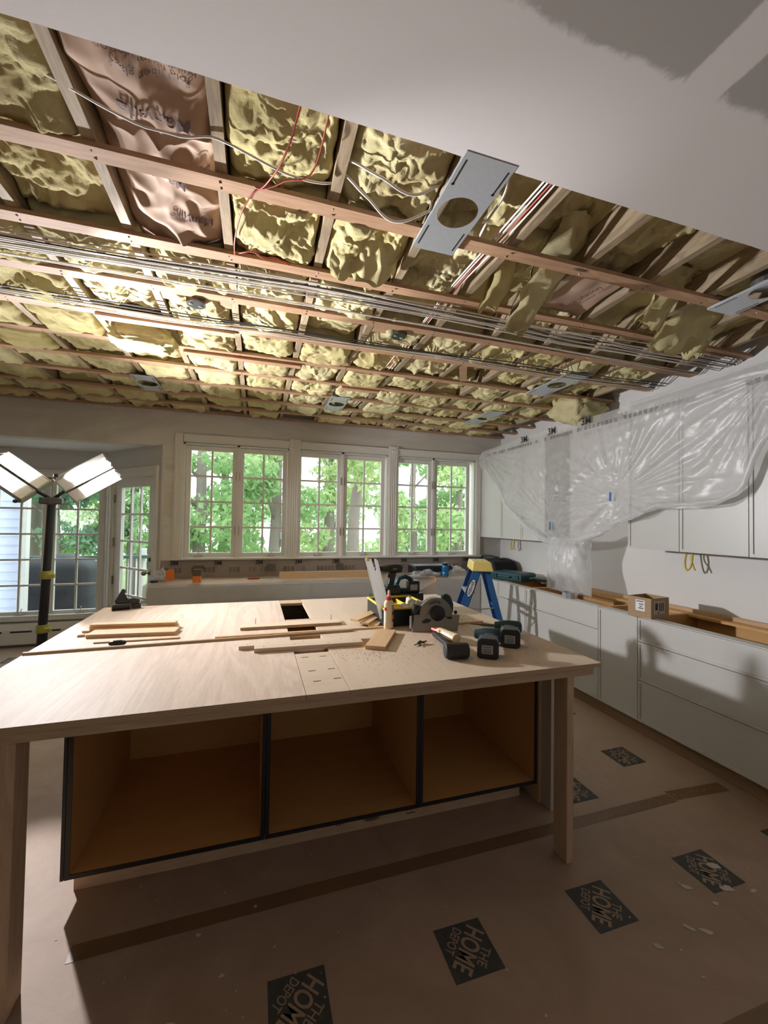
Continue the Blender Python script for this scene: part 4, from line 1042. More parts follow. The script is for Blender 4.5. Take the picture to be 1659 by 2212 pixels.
MB().tube([(-0.075, 4.68, ZF+0.012), (-0.02, 4.685, ZF+0.014), (0.05, 4.69, ZF+0.012)], 0.012, 10, rs=[0.010, 0.014, 0.010]).build('handle', plain('dull_red', (0.42, 0.06, 0.03), 0.5), t, smooth=True)
MB().prism([(0.05, 4.685), (0.13, 4.672), (0.19, 4.69), (0.13, 4.712), (0.05, 4.697)], ZF+0.010, ZF+0.013).build('blade', DARKST, t)
t = thing('screwdriver', 'dark blue-handled screwdriver at the left end of the counter', 'screwdriver', (-0.93, 4.63, ZF))
MB().tube([(-1.00, 4.62, ZF+0.014), (-0.98, 4.62, ZF+0.014), (-0.93, 4.62, ZF+0.014)], 0.014, 10, rs=[0.009, 0.015, 0.011]).build('handle', plain('navy_plastic', (0.015, 0.03, 0.07), 0.4), t, smooth=True)
MB().cyl((-0.93, 4.62, ZF+0.014), (-0.86, 4.625, ZF+0.012), 0.0035, n=8).build('shaft', DARKST, t)
t = thing('drill_case', 'flat black equipment case behind the blue bottle', 'case', (2.16, 4.86, ZF))
MB().prism([(1.90, 4.74), (2.40, 4.74), (2.42, 4.77), (2.42, 4.98), (2.38, 5.01), (1.92, 5.01), (1.88, 4.96), (1.88, 4.78)], 0.902, 1.00).build('shell', BLACKP, t, bevel=0.012, seg=3)
MB().prism([(1.90, 4.75), (2.39, 4.75), (2.40, 4.97), (1.90, 4.98)], 1.001, 1.012).build('lid', plain('grey_case_lid', (0.20, 0.21, 0.24), 0.4), t, bevel=0.004)
t = thing('water_bottle', 'translucent blue water bottle with black lid', 'bottle', (2.24, 4.62, ZF-0.005))
bl = plain('translucent_blue', (0.02, 0.22, 0.52), 0.15); bl.node_tree.nodes['Principled BSDF'].inputs['Transmission Weight'].default_value = 0.35
MB().lathe([(0.040, 0), (0.044, 0.006), (0.044, 0.05), (0.042, 0.054), (0.044, 0.058), (0.044, 0.118), (0.040, 0.132), (0.032, 0.138)], (2.24, 4.62, 0.892), 'Z', 24).build('body', bl, t, smooth=True, auto=30)
MB().lathe([(0.036, 0), (0.037, 0.004), (0.037, 0.022), (0.030, 0.026)], (2.24, 4.62, 1.0305), 'Z', 24).build('lid', BLACKP, t, smooth=True, auto=30)
MB().tube([(2.275, 4.62, 1.04), (2.30, 4.62, 1.043), (2.305, 4.62, 1.03), (2.285, 4.62, 1.018)], 0.005, 8).build('strap', BLACKP, t, smooth=True)

# ------------------------------------------------------------------ corner and right counter things
t = thing('tool_bag', 'black fabric tool bag in the room corner', 'bag', (3.05, 4.80, 0.875))
MB().prism([(4.56, 0.875), (5.03, 0.875), (5.03, 1.02), (4.97, 1.075), (4.75, 1.085), (4.60, 1.06), (4.55, 0.98)], 2.90, 3.24, 'YZ').build('body', plain('black_fabric', (0.010, 0.010, 0.011), 0.9, bump=0.4), t, bevel=0.02, seg=3)
MB().tube([(2.93, 4.95, 1.07), (2.95, 4.93, 1.12), (3.02, 4.84, 1.115), (3.06, 4.72, 1.10), (3.08, 4.66, 1.07)], 0.012, 8).build('handle', BLACKP, t, smooth=True)
MB().box(2.893, 2.899, 4.66, 4.94, 0.90, 1.0).build('pocket', BLACKR, t, bevel=0.002)
t = thing('tool_case', 'dark teal hard tool case standing open on the right counter', 'case', (2.97, 4.0, 0.88))
Mt = Matrix.Translation((2.76, 4.44, 0.879)) @ Matrix.Rotation(R(-70), 4, 'Z')
MB().box(0, 0.44, 0, 0.30, 0.0, 0.085, M=Mt).build('shell', TEAL, t, bevel=0.012, seg=3)
MB().box(0.02, 0.42, 0.03, 0.285, 0.0855, 0.092, M=Mt).build('ribs', TEALD, t, bevel=0.002)
for a in (0.06, 0.36): MB().box(a, a+0.045, -0.012, -0.0005, 0.02, 0.075, M=Mt).build('latch', TEALD, t, bevel=0.003)
MB().tube([Mt @ Vector(q) for q in ((0.14, -0.004, 0.045), (0.14, -0.03, 0.045), (0.30, -0.03, 0.045), (0.30, -0.004, 0.045))], 0.008, 8).build('handle', TEALD, t)
Ml = Matrix.Translation((3.02, 4.04, 0.905)) @ Matrix.Rotation(R(-68), 4, 'Z')
MB().box(0, 0.36, 0, 0.22, 0.0, 0.025, M=Ml).build('lid', TEALD, t, bevel=0.008)
t = thing('junction_box', 'small galvanised electrical box on the drawer cabinet edge', 'junction box', (2.77, 3.12, 0.876))
n = 8; poly = [(2.775+0.056*math.cos(2*math.pi*(i+.5)/n), 3.13+0.056*math.sin(2*math.pi*(i+.5)/n)) for i in range(n)]
q = MB(); q.prism(poly, 0.877, 0.880)
for i in range(n):
    a, b = poly[i], poly[(i+1) % n]; ci = (2.775, 3.13)
    ai = (ci[0]+(a[0]-ci[0])*0.95, ci[1]+(a[1]-ci[1])*0.95); bi = (ci[0]+(b[0]-ci[0])*0.95, ci[1]+(b[1]-ci[1])*0.95)
    q.prism([a, b, bi, ai], 0.8802, 0.926)
q.build('body', GALV, t)
t = thing('cardboard_box', 'small open cardboard box with shipping labels', 'box', (2.84, 2.31, 0.877))
Mc = Matrix.Translation((2.732, 2.262, 0.8775)) @ Matrix.Rotation(R(7), 4, 'Z'); W, D, H = 0.205, 0.175, 0.145
MB().box(0, W, 0, D, 0, 0.004, M=Mc).build('bottom', CARD, t)
for nm, a in (('wall', (0, W, 0, 0.004, 0.0042, H)), ('wall', (0, W, D-0.004, D, 0.0042, H)), ('wall', (0, 0.004, 0.0042, D-0.0042, 0.0042, H)), ('wall', (W-0.004, W, 0.0042, D-0.0042, 0.0042, H))):
    MB().box(*a, M=Mc).build(nm, CARD, t)
lb = MB().box(-0.0012, -0.0002, 0.045, 0.115, 0.045, 0.125, M=Mc).build('shipping_label', LABELW, t)
lk = MB()
for z, w0, w1 in ((0.112, 0.055, 0.108), (0.092, 0.055, 0.09), (0.076, 0.065, 0.085), (0.062, 0.055, 0.095)): lk.box(-0.0016, -0.0013, w0, w1, z, z+0.006, M=Mc)
tag(lk.build('label_lines', INK, lb, fix=False), kind='stuff')
lb = MB().box(0.03, 0.155, -0.0012, -0.0002, 0.03, 0.125, M=Mc).build('shipping_label', plain('tan_label', (0.50, 0.46, 0.40), 0.6), t)
lk = MB()
for x0, x1, z0, z1 in ((0.045, 0.075, 0.06, 0.11), (0.09, 0.10, 0.05, 0.11), (0.108, 0.118, 0.05, 0.11), (0.128, 0.14, 0.05, 0.11), (0.075, 0.085, 0.032, 0.045)): lk.box(x0, x1, -0.0016, -0.0013, z0, z1, M=Mc)
tag(lk.build('label_lines', INK, lb, fix=False), kind='stuff')

# ------------------------------------------------------------------ stepladder
lt = thing('stepladder', 'blue fibreglass stepladder with yellow top cap', 'ladder', (2.19, 3.72, 0), (0, 0, R(-22)), local=True)
ZL = 1.085
def lrail(x0, xt, y, name, w=0.075, th=0.022, dx=0):
    # channel rail from floor (x0) to cap (xt), side plane y
    d = Vector((xt-x0, 0, ZL)).normalized(); a = Vector((d.z, 0, -d.x))
    p0 = Vector((x0, y, 0.0)); p1 = Vector((xt, y, ZL))
    def pt(p, s, yy): q = p + a*s; return (q.x, yy, q.z if p is p1 else max(0.0, q.z))
    mb = MB()
    mb.add([pt(p0, -w/2, y), pt(p0, w/2, y), pt(p1, w/2, y), pt(p1, -w/2, y), pt(p0, -w/2, y+0.006), pt(p0, w/2, y+0.006), pt(p1, w/2, y+0.006), pt(p1, -w/2, y+0.006)],
           [(0, 1, 2, 3), (4, 7, 6, 5), (0, 4, 5, 1), (1, 5, 6, 2), (2, 6, 7, 3), (3, 7, 4, 0)])
    sg = 1 if y < 0 else -1
    for s in (-w/2, w/2-0.006):
        ya, yb = sorted((y, y+sg*th))
        mb.add([pt(p0, s, ya), pt(p0, s+0.006, ya), pt(p1, s+0.006, ya), pt(p1, s, ya), pt(p0, s, yb), pt(p0, s+0.006, yb), pt(p1, s+0.006, yb), pt(p1, s, yb)],
               [(0, 1, 2, 3), (4, 7, 6, 5), (0, 4, 5, 1), (1, 5, 6, 2), (2, 6, 7, 3), (3, 7, 4, 0)])
    return mb.build(name, BLUE, lt)
HW = 0.17
FX, BX_ = -0.42, 0.34
fr1 = lrail(FX, -0.045, -HW, 'front_rail'); lrail(FX, -0.045, HW, 'front_rail')
lrail(BX_, 0.05, -HW+0.02, 'rear_rail', w=0.055); lrail(BX_, 0.05, HW-0.02, 'rear_rail', w=0.055)
for k in range(1, 4):
    z = 0.30*k - 0.02; x = FX + (-0.045-FX)*z/ZL
    MB().box(x-0.045, x+0.045, -HW+0.008, HW-0.008, z-0.022, z).build('step', plain('step_aluminium', (0.42, 0.42, 0.42), 0.5, 0.4), lt)
for z in (0.25, 0.72):
    x = BX_ + (0.05-BX_)*z/ZL; MB().box(x-0.012, x+0.012, -HW+0.03, HW-0.03, z-0.012, z+0.012).build('rear_brace', BLUE, lt)
MB().tube([(-0.20, -HW+0.03, 0.72), (-0.02, -HW+0.035, 0.70), (0.14, -HW+0.035, 0.72)], 0.006, 8).build('spreader', STEEL, lt)
cp = MB(); a, b, h0, h1 = 0.105, 0.21, ZL-0.005, ZL+0.085
cp.add([(-a, -b, h0), (a, -b, h0), (a, b, h0), (-a, b, h0), (-a*0.86, -b*0.92, h1), (a*0.80, -b*0.92, h1), (a*0.80, b*0.92, h1), (-a*0.86, b*0.92, h1)],
       [(0, 3, 2, 1), (4, 5, 6, 7), (0, 1, 5, 4), (1, 2, 6, 5), (2, 3, 7, 6), (3, 0, 4, 7)])
cap = cp.build('top_cap', LYELLOW, lt, bevel=0.01, seg=3)
for x, y in ((-0.04, -0.1), (0.03, 0.02), (-0.03, 0.10)): MB().cyl((x, y, h1-0.002), (x, y, h1+0.0008), 0.012, n=12).build('cap_hole', BLACKP, cap)
# oval badge on the near front rail
d = Vector((-0.045-FX, 0, ZL)).normalized(); aa = Vector((d.z, 0, -d.x)); pc = Vector((FX, -HW, 0))+Vector((-0.045-FX, 0, ZL))*0.84
def badge(ra, rb, mat, off, name, par):
    n = 28; vs = [pc + d*(ra*math.cos(2*math.pi*i/n)) + aa*(rb*math.sin(2*math.pi*i/n)) + Vector((0, -off, 0)) for i in range(n)]
    return MB().add(vs, [tuple(range(n))]).build(name, mat, par, fix=False)
bo = badge(0.095, 0.033, INK, 0.0015, 'badge', fr1); badge(0.088, 0.027, LABELW, 0.0022, 'badge_field', fr1)
text_on('WERNER', 0.038, pc+Vector((0, -0.003, 0)), d, -aa, INK, 'lettering', fr1, bold=0.01, sx=0.95)

# ------------------------------------------------------------------ work light on its tripod
wlp = Vector((-1.56, 3.80, 0))
wt_ = thing('work_light', 'black tripod work light with two lit lamp heads', 'work light', wlp)
def P(x, y, z): return wlp + Vector((x, y, z))
MB().cyl(P(0, 0, 0.30), P(0.015, 0, 0.72), 0.033, n=16).build('lower_pole', BLACKP, wt_, smooth=True, auto=40)
MB().cyl(P(0.012, 0, 0.70), P(0.025, 0, 1.12), 0.030, n=16).build('middle_pole', BLACKP, wt_, smooth=True, auto=40)
MB().cyl(P(0.025, 0, 1.10), P(0.042, 0, 1.66), 0.026, n=16).build('upper_pole', BLACKP, wt_, smooth=True, auto=40)
COLR = plain('olive_collar', (0.40, 0.38, 0.08), 0.5)
for x, z in ((0.012, 0.69), (0.025, 1.10)):
    c = MB().cyl(P(x, 0, z-0.03), P(x, 0, z+0.03), 0.040, n=18).build('clamp_collar', COLR, wt_, smooth=True, auto=40)
    MB().box(wlp.x+x+0.03, wlp.x+x+0.075, wlp.y-0.06, wlp.y-0.035, z-0.02, z+0.012).build('clamp_lever', COLR, c, bevel=0.004)
for k in range(3):
    a = R(20+120*k); e = P(0.42*math.cos(a), 0.42*math.sin(a), 0.012)
    lg = MB().cyl(P(0.03*math.cos(a), 0.03*math.sin(a), 0.46), e, 0.016, n=12).build('leg', BLACKP, wt_, smooth=True, auto=40)
    MB().cyl(e+Vector((0, 0, 0.0)), e+Vector((0.02*math.cos(a), 0.02*math.sin(a), -0.008)), 0.02, n=12).build('foot', BLACKR, lg)
    MB().cyl(P(0.03*math.cos(a), 0.03*math.sin(a), 0.24), P(0.23*math.cos(a), 0.23*math.sin(a), 0.235), 0.009, n=8).build('brace', DARKST, wt_)
MB().cyl(P(0.042, 0, 1.64), P(0.042, 0, 1.70), 0.036, n=16).box(wlp.x-0.03, wlp.x+0.125, wlp.y-0.035, wlp.y+0.035, 1.645, 1.695).build('cross_head', plain('grey_head', (0.10, 0.10, 0.11), 0.5), wt_, bevel=0.01)
HOUSE = plain('lamp_housing', (0.42, 0.41, 0.38), 0.4, 0.3)
def head(pivot, axis, normal, label):
    """wing of two lobes: axis = long direction, normal = facing"""
    ax = Vector(axis).normalized(); nn = Vector(normal); nn = (nn-ax*nn.dot(ax)).normalized(); sd_ = nn.cross(ax)
    Mh = Matrix((ax, sd_, nn)).transposed().to_4x4(); Mh.translation = pivot
    h = None
    for s in (-1, 1):
        y0, y1 = (0.005, 0.125) if s > 0 else (-0.125, -0.005)
        pan = MB().box(0.02, 0.40, y0, y1, -0.05, -0.012, M=Mh)
        pan.box(0.02, 0.40, y0, y0+0.008, -0.012, 0.012, M=Mh).box(0.02, 0.40, y1-0.008, y1, -0.012, 0.012, M=Mh).box(0.02, 0.034, y0, y1, -0.012, 0.012, M=Mh).box(0.386, 0.40, y0, y1, -0.012, 0.012, M=Mh)
        hs = pan.build('lamp_housing', HOUSE, wt_, bevel=0.004); hs['label'] = label
        MB().box(0.11, 0.375, y0+0.010, y1-0.010, -0.011, 0.004, M=Mh).build('lit_lens', LAMPGLOW, hs)
        MB().box(0.036, 0.108, y0+0.010, y1-0.010, -0.011, 0.002, M=Mh).build('reflector', plain('frosted_reflector', (0.90, 0.90, 0.90), 0.35), hs)
        MB().tube([Mh @ Vector(q) for q in ((0.385, y0+0.02, 0.012), (0.405, (y0+y1)/2, 0.022), (0.385, y1-0.02, 0.012))], 0.004, 6).build('end_guard', STEEL, hs)
    MB().cyl(Mh @ Vector((0.03, -0.14, -0.02)), Mh @ Vector((0.03, 0.14, -0.02)), 0.007, n=8).build('hinge_rod', DARKST, wt_)
    MB().lathe([(0.003, -0.014), (0.014, -0.010), (0.016, 0.0), (0.014, 0.010), (0.003, 0.014)], Mh @ Vector((0.05, 0.145, -0.02)), 'Z', 12).build('knob', BLACKP, wt_, smooth=True)
    MB().cyl(P(0.045, 0, 1.68), Mh @ Vector((0.03, 0, -0.02)), 0.012, n=8).build('swivel_arm', BLACKP, wt_)
head(P(-0.03, -0.02, 1.735), (-0.80, 0.10, 0.58), (0.35, -0.85, 0.40), 'lamp head tilted up to the left')
head(P(0.12, -0.02, 1.73), (0.74, 0.12, 0.52), (0.75, -0.65, -0.35), 'lamp head turned to the right')
# ------------------------------------------------------------------ things on the worktop
Z = ZT + 0.0003
def rbox(mb, x, y, z, l, w, h, rz=0, ry=0, rx=0):
    M = Matrix.Translation((x, y, z)) @ Euler((R(rx), R(ry), R(rz))).to_matrix().to_4x4()
    return mb.box(-l/2, l/2, -w/2, w/2, 0, h, M=M)
def board(x, y, l, w, h, rz, mat, label, z=Z, group='wood offcuts on the worktop', name='wood_offcut', cat='offcut', ry=0, rx=0):
    o = MB().box(-l/2, l/2, -w/2, w/2, 0, h).build(name, mat, None, bevel=0.001)
    o.location = (x, y, z); o.rotation_euler = (R(rx), R(ry), R(rz))
    return tag(o, label, cat, group)
# stack at the left
board(-0.665, 2.74, 0.45, 0.050, 0.018, -6, oak('X'), 'thick tan offcut on top of the left stack', z=Z+0.0185)
board(-0.66, 2.735, 0.455, 0.068, 0.018, -6, oak('X'), 'offcut under the top piece of the left stack')
board(-0.635, 2.615, 0.44, 0.105, 0.019, -5, oak('X'), 'wide tan board in the left stack, in front of the others')
board(-0.585, 2.475, 0.40, 0.028, 0.007, -1, oak('X'), 'thin pointed wood strip in front of the left stack')
for k, (x, y, r_) in enumerate(((-0.895, 2.80, 12), (-0.900, 2.715, -8), (-0.895, 2.63, 15))):
    board(x, y, 0.035, 0.02, 0.012, r_, oak('X'), ('farthest', 'middle', 'nearest')[k]+' of three tiny wood blocks left of the stack', group='tiny blocks by the stack')
# utility knife / black oval thing
t = thing('utility_knife', 'short black rounded knife body before the left stack', 'knife', (-0.66, 2.405, Z), (0, 0, R(4)), local=True)
MB().tube([(-0.038, 0, 0.012), (-0.03, 0, 0.012), (0.0, 0, 0.013), (0.03, 0, 0.012), (0.038, 0, 0.012)], 0.012, 12, rs=[0.006, 0.011, 0.0125, 0.011, 0.007]).build('body', BLACKP, t, smooth=True)
MB().box(-0.02, 0.02, -0.006, 0.006, 0.0245, 0.027).build('slider', DARKST, t, bevel=0.001)
# clamp / nail-gun like tool at the far left corner
t = thing('hand_clamp', 'black trigger clamp lying at the far left table corner', 'clamp', (-0.89, 3.34, Z), (0, 0, R(18)), local=True)
MB().cyl((-0.065, -0.02, 0.024), (0.045, -0.015, 0.024), 0.023, n=18).build('barrel', BLACKP, t, smooth=True, auto=40)
MB().cyl((-0.068, -0.02, 0.024), (-0.064, -0.02, 0.024), 0.017, n=18).build('lens', plain('greenish_glass', (0.22, 0.27, 0.22), 0.2), t)
MB().prism([(-0.04, 0.03), (0.05, 0.03), (0.10, 0.035), (0.105, 0.06), (0.06, 0.075), (0.03, 0.07), (0.01, 0.11), (0.015, 0.135), (-0.005, 0.145), (-0.02, 0.115), (-0.05, 0.06)], -0.012, 0.014, 'XZ').build('body', BLACKP, t, bevel=0.003)
MB().box(0.05, 0.11, -0.022, 0.022, 0.0, 0.032).build('jaw', BLACKR, t, bevel=0.004)
MB().tube([(0.0, 0.02, 0.07), (0.03, 0.025, 0.055), (0.06, 0.02, 0.05)], 0.006, 8).build('trigger', DARKST, t, smooth=True)
# long thin batten lying across the whole top
board(-0.235, 2.366, 1.59, 0.016, 0.011, 1.4, plyedge(), 'very long thin wood batten across the left half of the table', name='wood_batten', cat='batten', group=None)
board(0.10, 2.415, 0.60, 0.020, 0.010, -0.5, oak('X'), 'thin short batten lying behind the long one', name='wood_batten', cat='batten', group=None)
board(0.72, 2.40, 0.62, 0.022, 0.010, 0.6, oak('X'), 'thin batten running under the white-handled bottle', name='wood_batten', cat='batten', group=None) if False else None
board(0.58, 2.412, 0.36, 0.018, 0.009, 0.0, oak('X'), 'thin batten ending in front of the glue bottle', name='wood_batten', cat='batten', group=None)
t = thing('nailed_board', 'plywood strip with two nails standing up', 'board', (0.225, 2.60, Z), (0, 0, R(-0.6)), local=True)
MB().box(-0.30, 0.30, -0.050, 0.050, 0, 0.016).build('strip', plypale('X'), t, bevel=0.0008)
MB().box(-0.3003, 0.3003, -0.0508, -0.0495, 0.001, 0.0145).build('ply_edge', plyedge(), t)
for x in (-0.215, 0.245): MB().cyl((x, 0.02, 0.015), (x+0.001, 0.02, 0.052), 0.0016, n=6).build('nail', DARKST, t)
t = thing('joined_battens', 'two glued pale battens with drilled holes near the slot', 'board', (0.25, 2.16, Z), (0, 0, R(-1.5)), local=True)
MB().box(-0.32, 0.395, 0.004, 0.060, 0, 0.018).build('batten', plypale('X'), t, bevel=0.001); MB().box(-0.245, 0.30, -0.058, 0.003, 0, 0.020).build('batten', plypale('X'), t, bevel=0.001)
hh = MB()
for x, y in ((-0.28, 0.03), (-0.18, 0.035), (0.0, 0.03), (0.20, 0.03), (-0.20, -0.03), (-0.05, -0.02), (0.12, -0.035), (0.26, -0.02)): hh.cyl((x, y, 0.017), (x, y, 0.0206 if y < 0 else 0.0186), 0.003, n=8)
tag(hh.build('nail_hole', INK, t), kind='stuff')
t = board(0.668, 2.155, 0.335, 0.105, 0.020, 62, oak('X'), 'short wide tan board lying right of the slot', name='wood_offcut')
t['group'] = 'wood offcuts on the worktop'
for k, (x, y, rz, l, zz) in enumerate(((0.700, 2.62, 47, 0.30, 0.026), (0.735, 2.58, 53, 0.28, 0.013), (0.765, 2.555, 60, 0.27, 0.0))):
    board(x, y, l, 0.060, 0.0125, rz, oak('X'), ('top', 'middle', 'lowest')[k]+' of the fanned wood shingles leaning by the toolbox', z=Z+zz, group='fanned shingles', name='wood_shingle', cat='shingle')
board(1.33, 2.385, 0.20, 0.022, 0.012, 2, oak('X'), 'small wood strip behind the cordless drivers', name='wood_strip', cat='strip', group=None)
board(1.27, 2.66, 0.10, 0.012, 0.006, 0, oak('X'), 'tiny wood strip behind the circular saw', name='wood_strip', cat='strip', group=None)

# toolbox with lid, gloves, drill, trim saw
tb = thing('toolbox', 'black toolbox with yellow tray and raised translucent lid', 'toolbox', (0.93, 2.60, Z))
x0, x1, y0, y1 = 0.765, 1.08, 2.42, 2.82; zb, zt = Z, 1.005
MB().box(x0, x1, y0, y0+0.008, zb, zt).box(x0, x1, y1-0.008, y1, zb, zt).box(x0, x0+0.008, y0+0.008, y1-0.008, zb, zt).box(x1-0.008, x1, y0+0.008, y1-0.008, zb, zt).box(x0+0.008, x1-0.008, y0+0.008, y1-0.008, zb, zb+0.01).build('tub', BLACKP, tb, bevel=0.004)
tr_ = MB().box(x0+0.009, x1-0.009, y0+0.009, y1-0.009, 0.965, 0.970)
tr_.box(x0-0.004, x1+0.004, y0-0.004, y0+0.008, zt+0.0005, zt+0.012).box(x0-0.004, x1+0.004, y1-0.008, y1+0.004, zt+0.0005, zt+0.012).box(x0-0.004, x0+0.008, y0+0.008, y1-0.008, zt+0.0005, zt+0.012).box(x1-0.008, x1+0.004, y0+0.008, y1-0.008, zt+0.0005, zt+0.012)
for x in (0.87, 0.97): tr_.box(x, x+0.004, y0+0.01, y1-0.01, 0.970, 1.0)
tr_.box(x0+0.01, x1-0.01, 2.60, 2.604, 0.970, 1.0)
tr_.build('tray', YELLOW, tb, bevel=0.001)
lid = film('translucent_lid', (0.72, 0.72, 0.70), 0.80, 0.05, 3.0)
la, lb_ = Vector((0.752, 2.45, 0.945)), Vector((0.652, 2.46, 1.31))
dz = (lb_-la).normalized(); dyv = Vector((0.58, 0.81, 0.0)).normalized(); nn_ = dz.cross(dyv)
MLd = Matrix((dyv, dz, nn_)).transposed().to_4x4(); MLd.translation = la
MB().prism([(0, 0), (0.20, 0), (0.20, 0.36), (0.165, 0.375), (0.15, 0.30), (0.12, 0.29), (0.10, 0.31), (0.09, 0.38), (0.0, 0.385)], -0.005, 0.005, 'XY', M=MLd).build('lid', lid, tb, bevel=0.002)
MB().prism([(0.01, 0.37), (0.05, 0.37), (0.045, 0.392), (0.015, 0.392)], -0.008, 0.008, 'XY', M=MLd).build('latch', YELLOW, tb, bevel=0.001)
crump((1.00, 2.53, 0.972), (0.085, 0.065), 0.068, 21, plain('pale_rubber_glove', (0.66, 0.60, 0.50), 0.5), 'glove', None)
g_ = bpy.data.objects['glove']; tag(g_, 'crumpled pale rubber gloves in the toolbox tray', 'gloves')

def battery(mb, c, l=0.11, w=0.072, h=0.055, M=None):
    pass
def drill(name, label, loc, rot, bit=True, chuckmat=BLACKP, body=BLACKP, standing=True):
    t = thing(name, label, 'drill', loc, rot, local=True)
    # local: handle up +Z, nose along -X, battery at the bottom
    MB().prism([(-0.07, 0), (0.055, 0), (0.06, 0.012), (0.06, 0.04), (0.045, 0.052), (-0.05, 0.052), (-0.075, 0.035)], -0.036, 0.036, 'XZ').build('battery', BLACKP, t, bevel=0.004)
    MB().box(-0.045, 0.045, -0.031, 0.031, 0.0525, 0.066).build('battery_mount', TEALD, t, bevel=0.004)
    MB().prism([(-0.030, 0.066), (0.018, 0.066), (0.022, 0.10), (0.032, 0.14), (0.04, 0.155), (-0.022, 0.155), (-0.018, 0.13), (-0.022, 0.10)], -0.017, 0.017, 'XZ').build('handle', body, t, bevel=0.007, seg=3)
    MB().lathe([(0.020, -0.075), (0.024, -0.068), (0.026, -0.03), (0.031, -0.02), (0.033, 0.02), (0.033, 0.06), (0.028, 0.078), (0.012, 0.085)], (0, 0, 0.182), 'X', 22).build('motor_housing', body, t, smooth=True, auto=35)
    MB().box(-0.035, -0.022, -0.008, 0.008, 0.118, 0.145).build('trigger', DARKST, t, bevel=0.003)
    MB().lathe([(0.010, -0.128), (0.013, -0.122), (0.019, -0.105), (0.021, -0.10), (0.021, -0.078), (0.018, -0.0755)], (0, 0, 0.182), 'X', 20).build('chuck', chuckmat, t, smooth=True, auto=35)
    if bit:
        MB().lathe([(0.004, -0.158), (0.010, -0.152), (0.010, -0.146), (0.004, -0.142), (0.0045, -0.128)], (0, 0, 0.182), 'X', 10).build('bit', BRASS, t)
    MB().box(-0.004, 0.03, -0.0335, -0.0325, 0.176, 0.190).build('badge', DARKST, t)
    lb = MB().box(0.0603, 0.0612, -0.024, 0.024, 0.012, 0.040).build('battery_label', plain('battery_label_grey', (0.36, 0.36, 0.34), 0.5), t)
    return t
drill('cordless_drill', 'black cordless drill standing upright behind the toolbox', (0.955, 2.865, Z), (0, 0, R(8)))
for o in [bpy.data.objects['cordless_drill']]: o.location.z = Z + 0.1245
# it stands on a low parts tray at the rear of the toolbox
t = thing('parts_case', 'low dark parts case under the upright drill', 'case', (1.02, 2.90, Z))
MB().box(0.82, 1.20, 2.828, 2.98, Z, Z+0.124).build('shell', BLACKP, t, bevel=0.008)
MB().box(0.80, 1.19, 2.8255, 2.8278, Z+0.08, Z+0.10).build('seam', BLACKP, t)
# cordless trim saw with hooped handle
t = thing('cordless_saw', 'dark teal cordless tool with hooped handle and square battery', 'saw', (1.085, 2.895, Z+0.1245), (0, 0, R(-8)), local=True)
MB().tube([(-0.06, 0, 0.02), (-0.075, 0, 0.06), (-0.055, 0, 0.105), (-0.01, 0, 0.118), (0.03, 0, 0.10), (0.045, 0, 0.07)], 0.016, 12, rs=[0.02, 0.018, 0.016, 0.017, 0.017, 0.018]).build('handle', TEALD, t, smooth=True)
MB().box(0.005, 0.095, -0.036, 0.036, 0.0, 0.088).build('battery', BLACKP, t, bevel=0.008, seg=3)
MB().box(0.022, 0.078, -0.0375, -0.0365, 0.02, 0.062).build('battery_label', plain('battery_label_grey', (0.36, 0.36, 0.34), 0.5), t)
MB().box(-0.085, 0.0, -0.025, 0.025, 0.0, 0.032).build('base', BLACKR, t, bevel=0.005)

# glue bottles
def bottle(name, label, loc, rot):
    t = thing(name, label, 'bottle', loc, rot, local=True)
    prof = [(0.020, 0), (0.0255, 0.003), (0.027, 0.012), (0.027, 0.150), (0.0265, 0.158), (0.022, 0.168), (0.017, 0.174)]
    b = MB().lathe([(r_*1.0, h) for r_, h in prof], (0, 0, 0), 'Z', 28)
    b.v = [(x*1.12, y*0.86, z) for x, y, z in b.v]
    bo = b.build('body', GLUE, t, smooth=True, auto=40)
    MB().lathe([(0.0185, 0.1745), (0.019, 0.177), (0.019, 0.190), (0.014, 0.194), (0.008, 0.196)], (0, 0, 0), 'Z', 22).build('cap', REDP, t, smooth=True, auto=35)
    MB().lathe([(0.010, 0.1962), (0.0085, 0.205), (0.0075, 0.207), (0.0075, 0.225), (0.004, 0.233)], (0, 0, 0), 'Z', 14).build('nozzle', PINKP, t, smooth=True, auto=35)
    # wrap-round label
    def lab(a0, a1, z0, z1, mat, nm, off=0.0006):
        mb = MB().grid(10, 1, lambda u, v: ((0.027+off)*1.12*math.cos(a0+(a1-a0)*u), (0.027+off)*0.86*math.sin(a0+(a1-a0)*u), z0+(z1-z0)*v))
        return mb.build(nm, mat, bo, smooth=True, fix=False)
    lab(R(-68), R(-8), 0.045, 0.142, plain('label_red', (0.36, 0.03, 0.02), 0.5), 'front_label')
    lab(R(-64), R(-12), 0.060, 0.085, plain('label_gold', (0.70, 0.42, 0.08), 0.5), 'front_label_band', 0.0010)
    lab(R(-172), R(-135), 0.035, 0.132, LABELW, 'back_label'); lab(R(-172), R(-135), 0.112, 0.132, REDP, 'back_label_band', 0.0011)
    def wrap(q):
        a = q.x/0.029 + R(-38); rr = 0.0282
        return Vector((rr*1.12*math.cos(a), rr*0.86*math.sin(a), q.z))
    text_on('TITE', 0.016, (0, 0, 0.128), (1, 0, 0), (0, 0, 1), LABELW, 'lettering', bo, bold=0.02, warp=wrap)
    text_on('BOND', 0.014, (0, 0, 0.113), (1, 0, 0), (0, 0, 1), LABELW, 'lettering', bo, bold=0.02, warp=wrap)
    return t
bottle('glue_bottle', 'wood glue bottle standing upright before the toolbox', (0.782, 2.385, Z), (0, 0, R(8)))
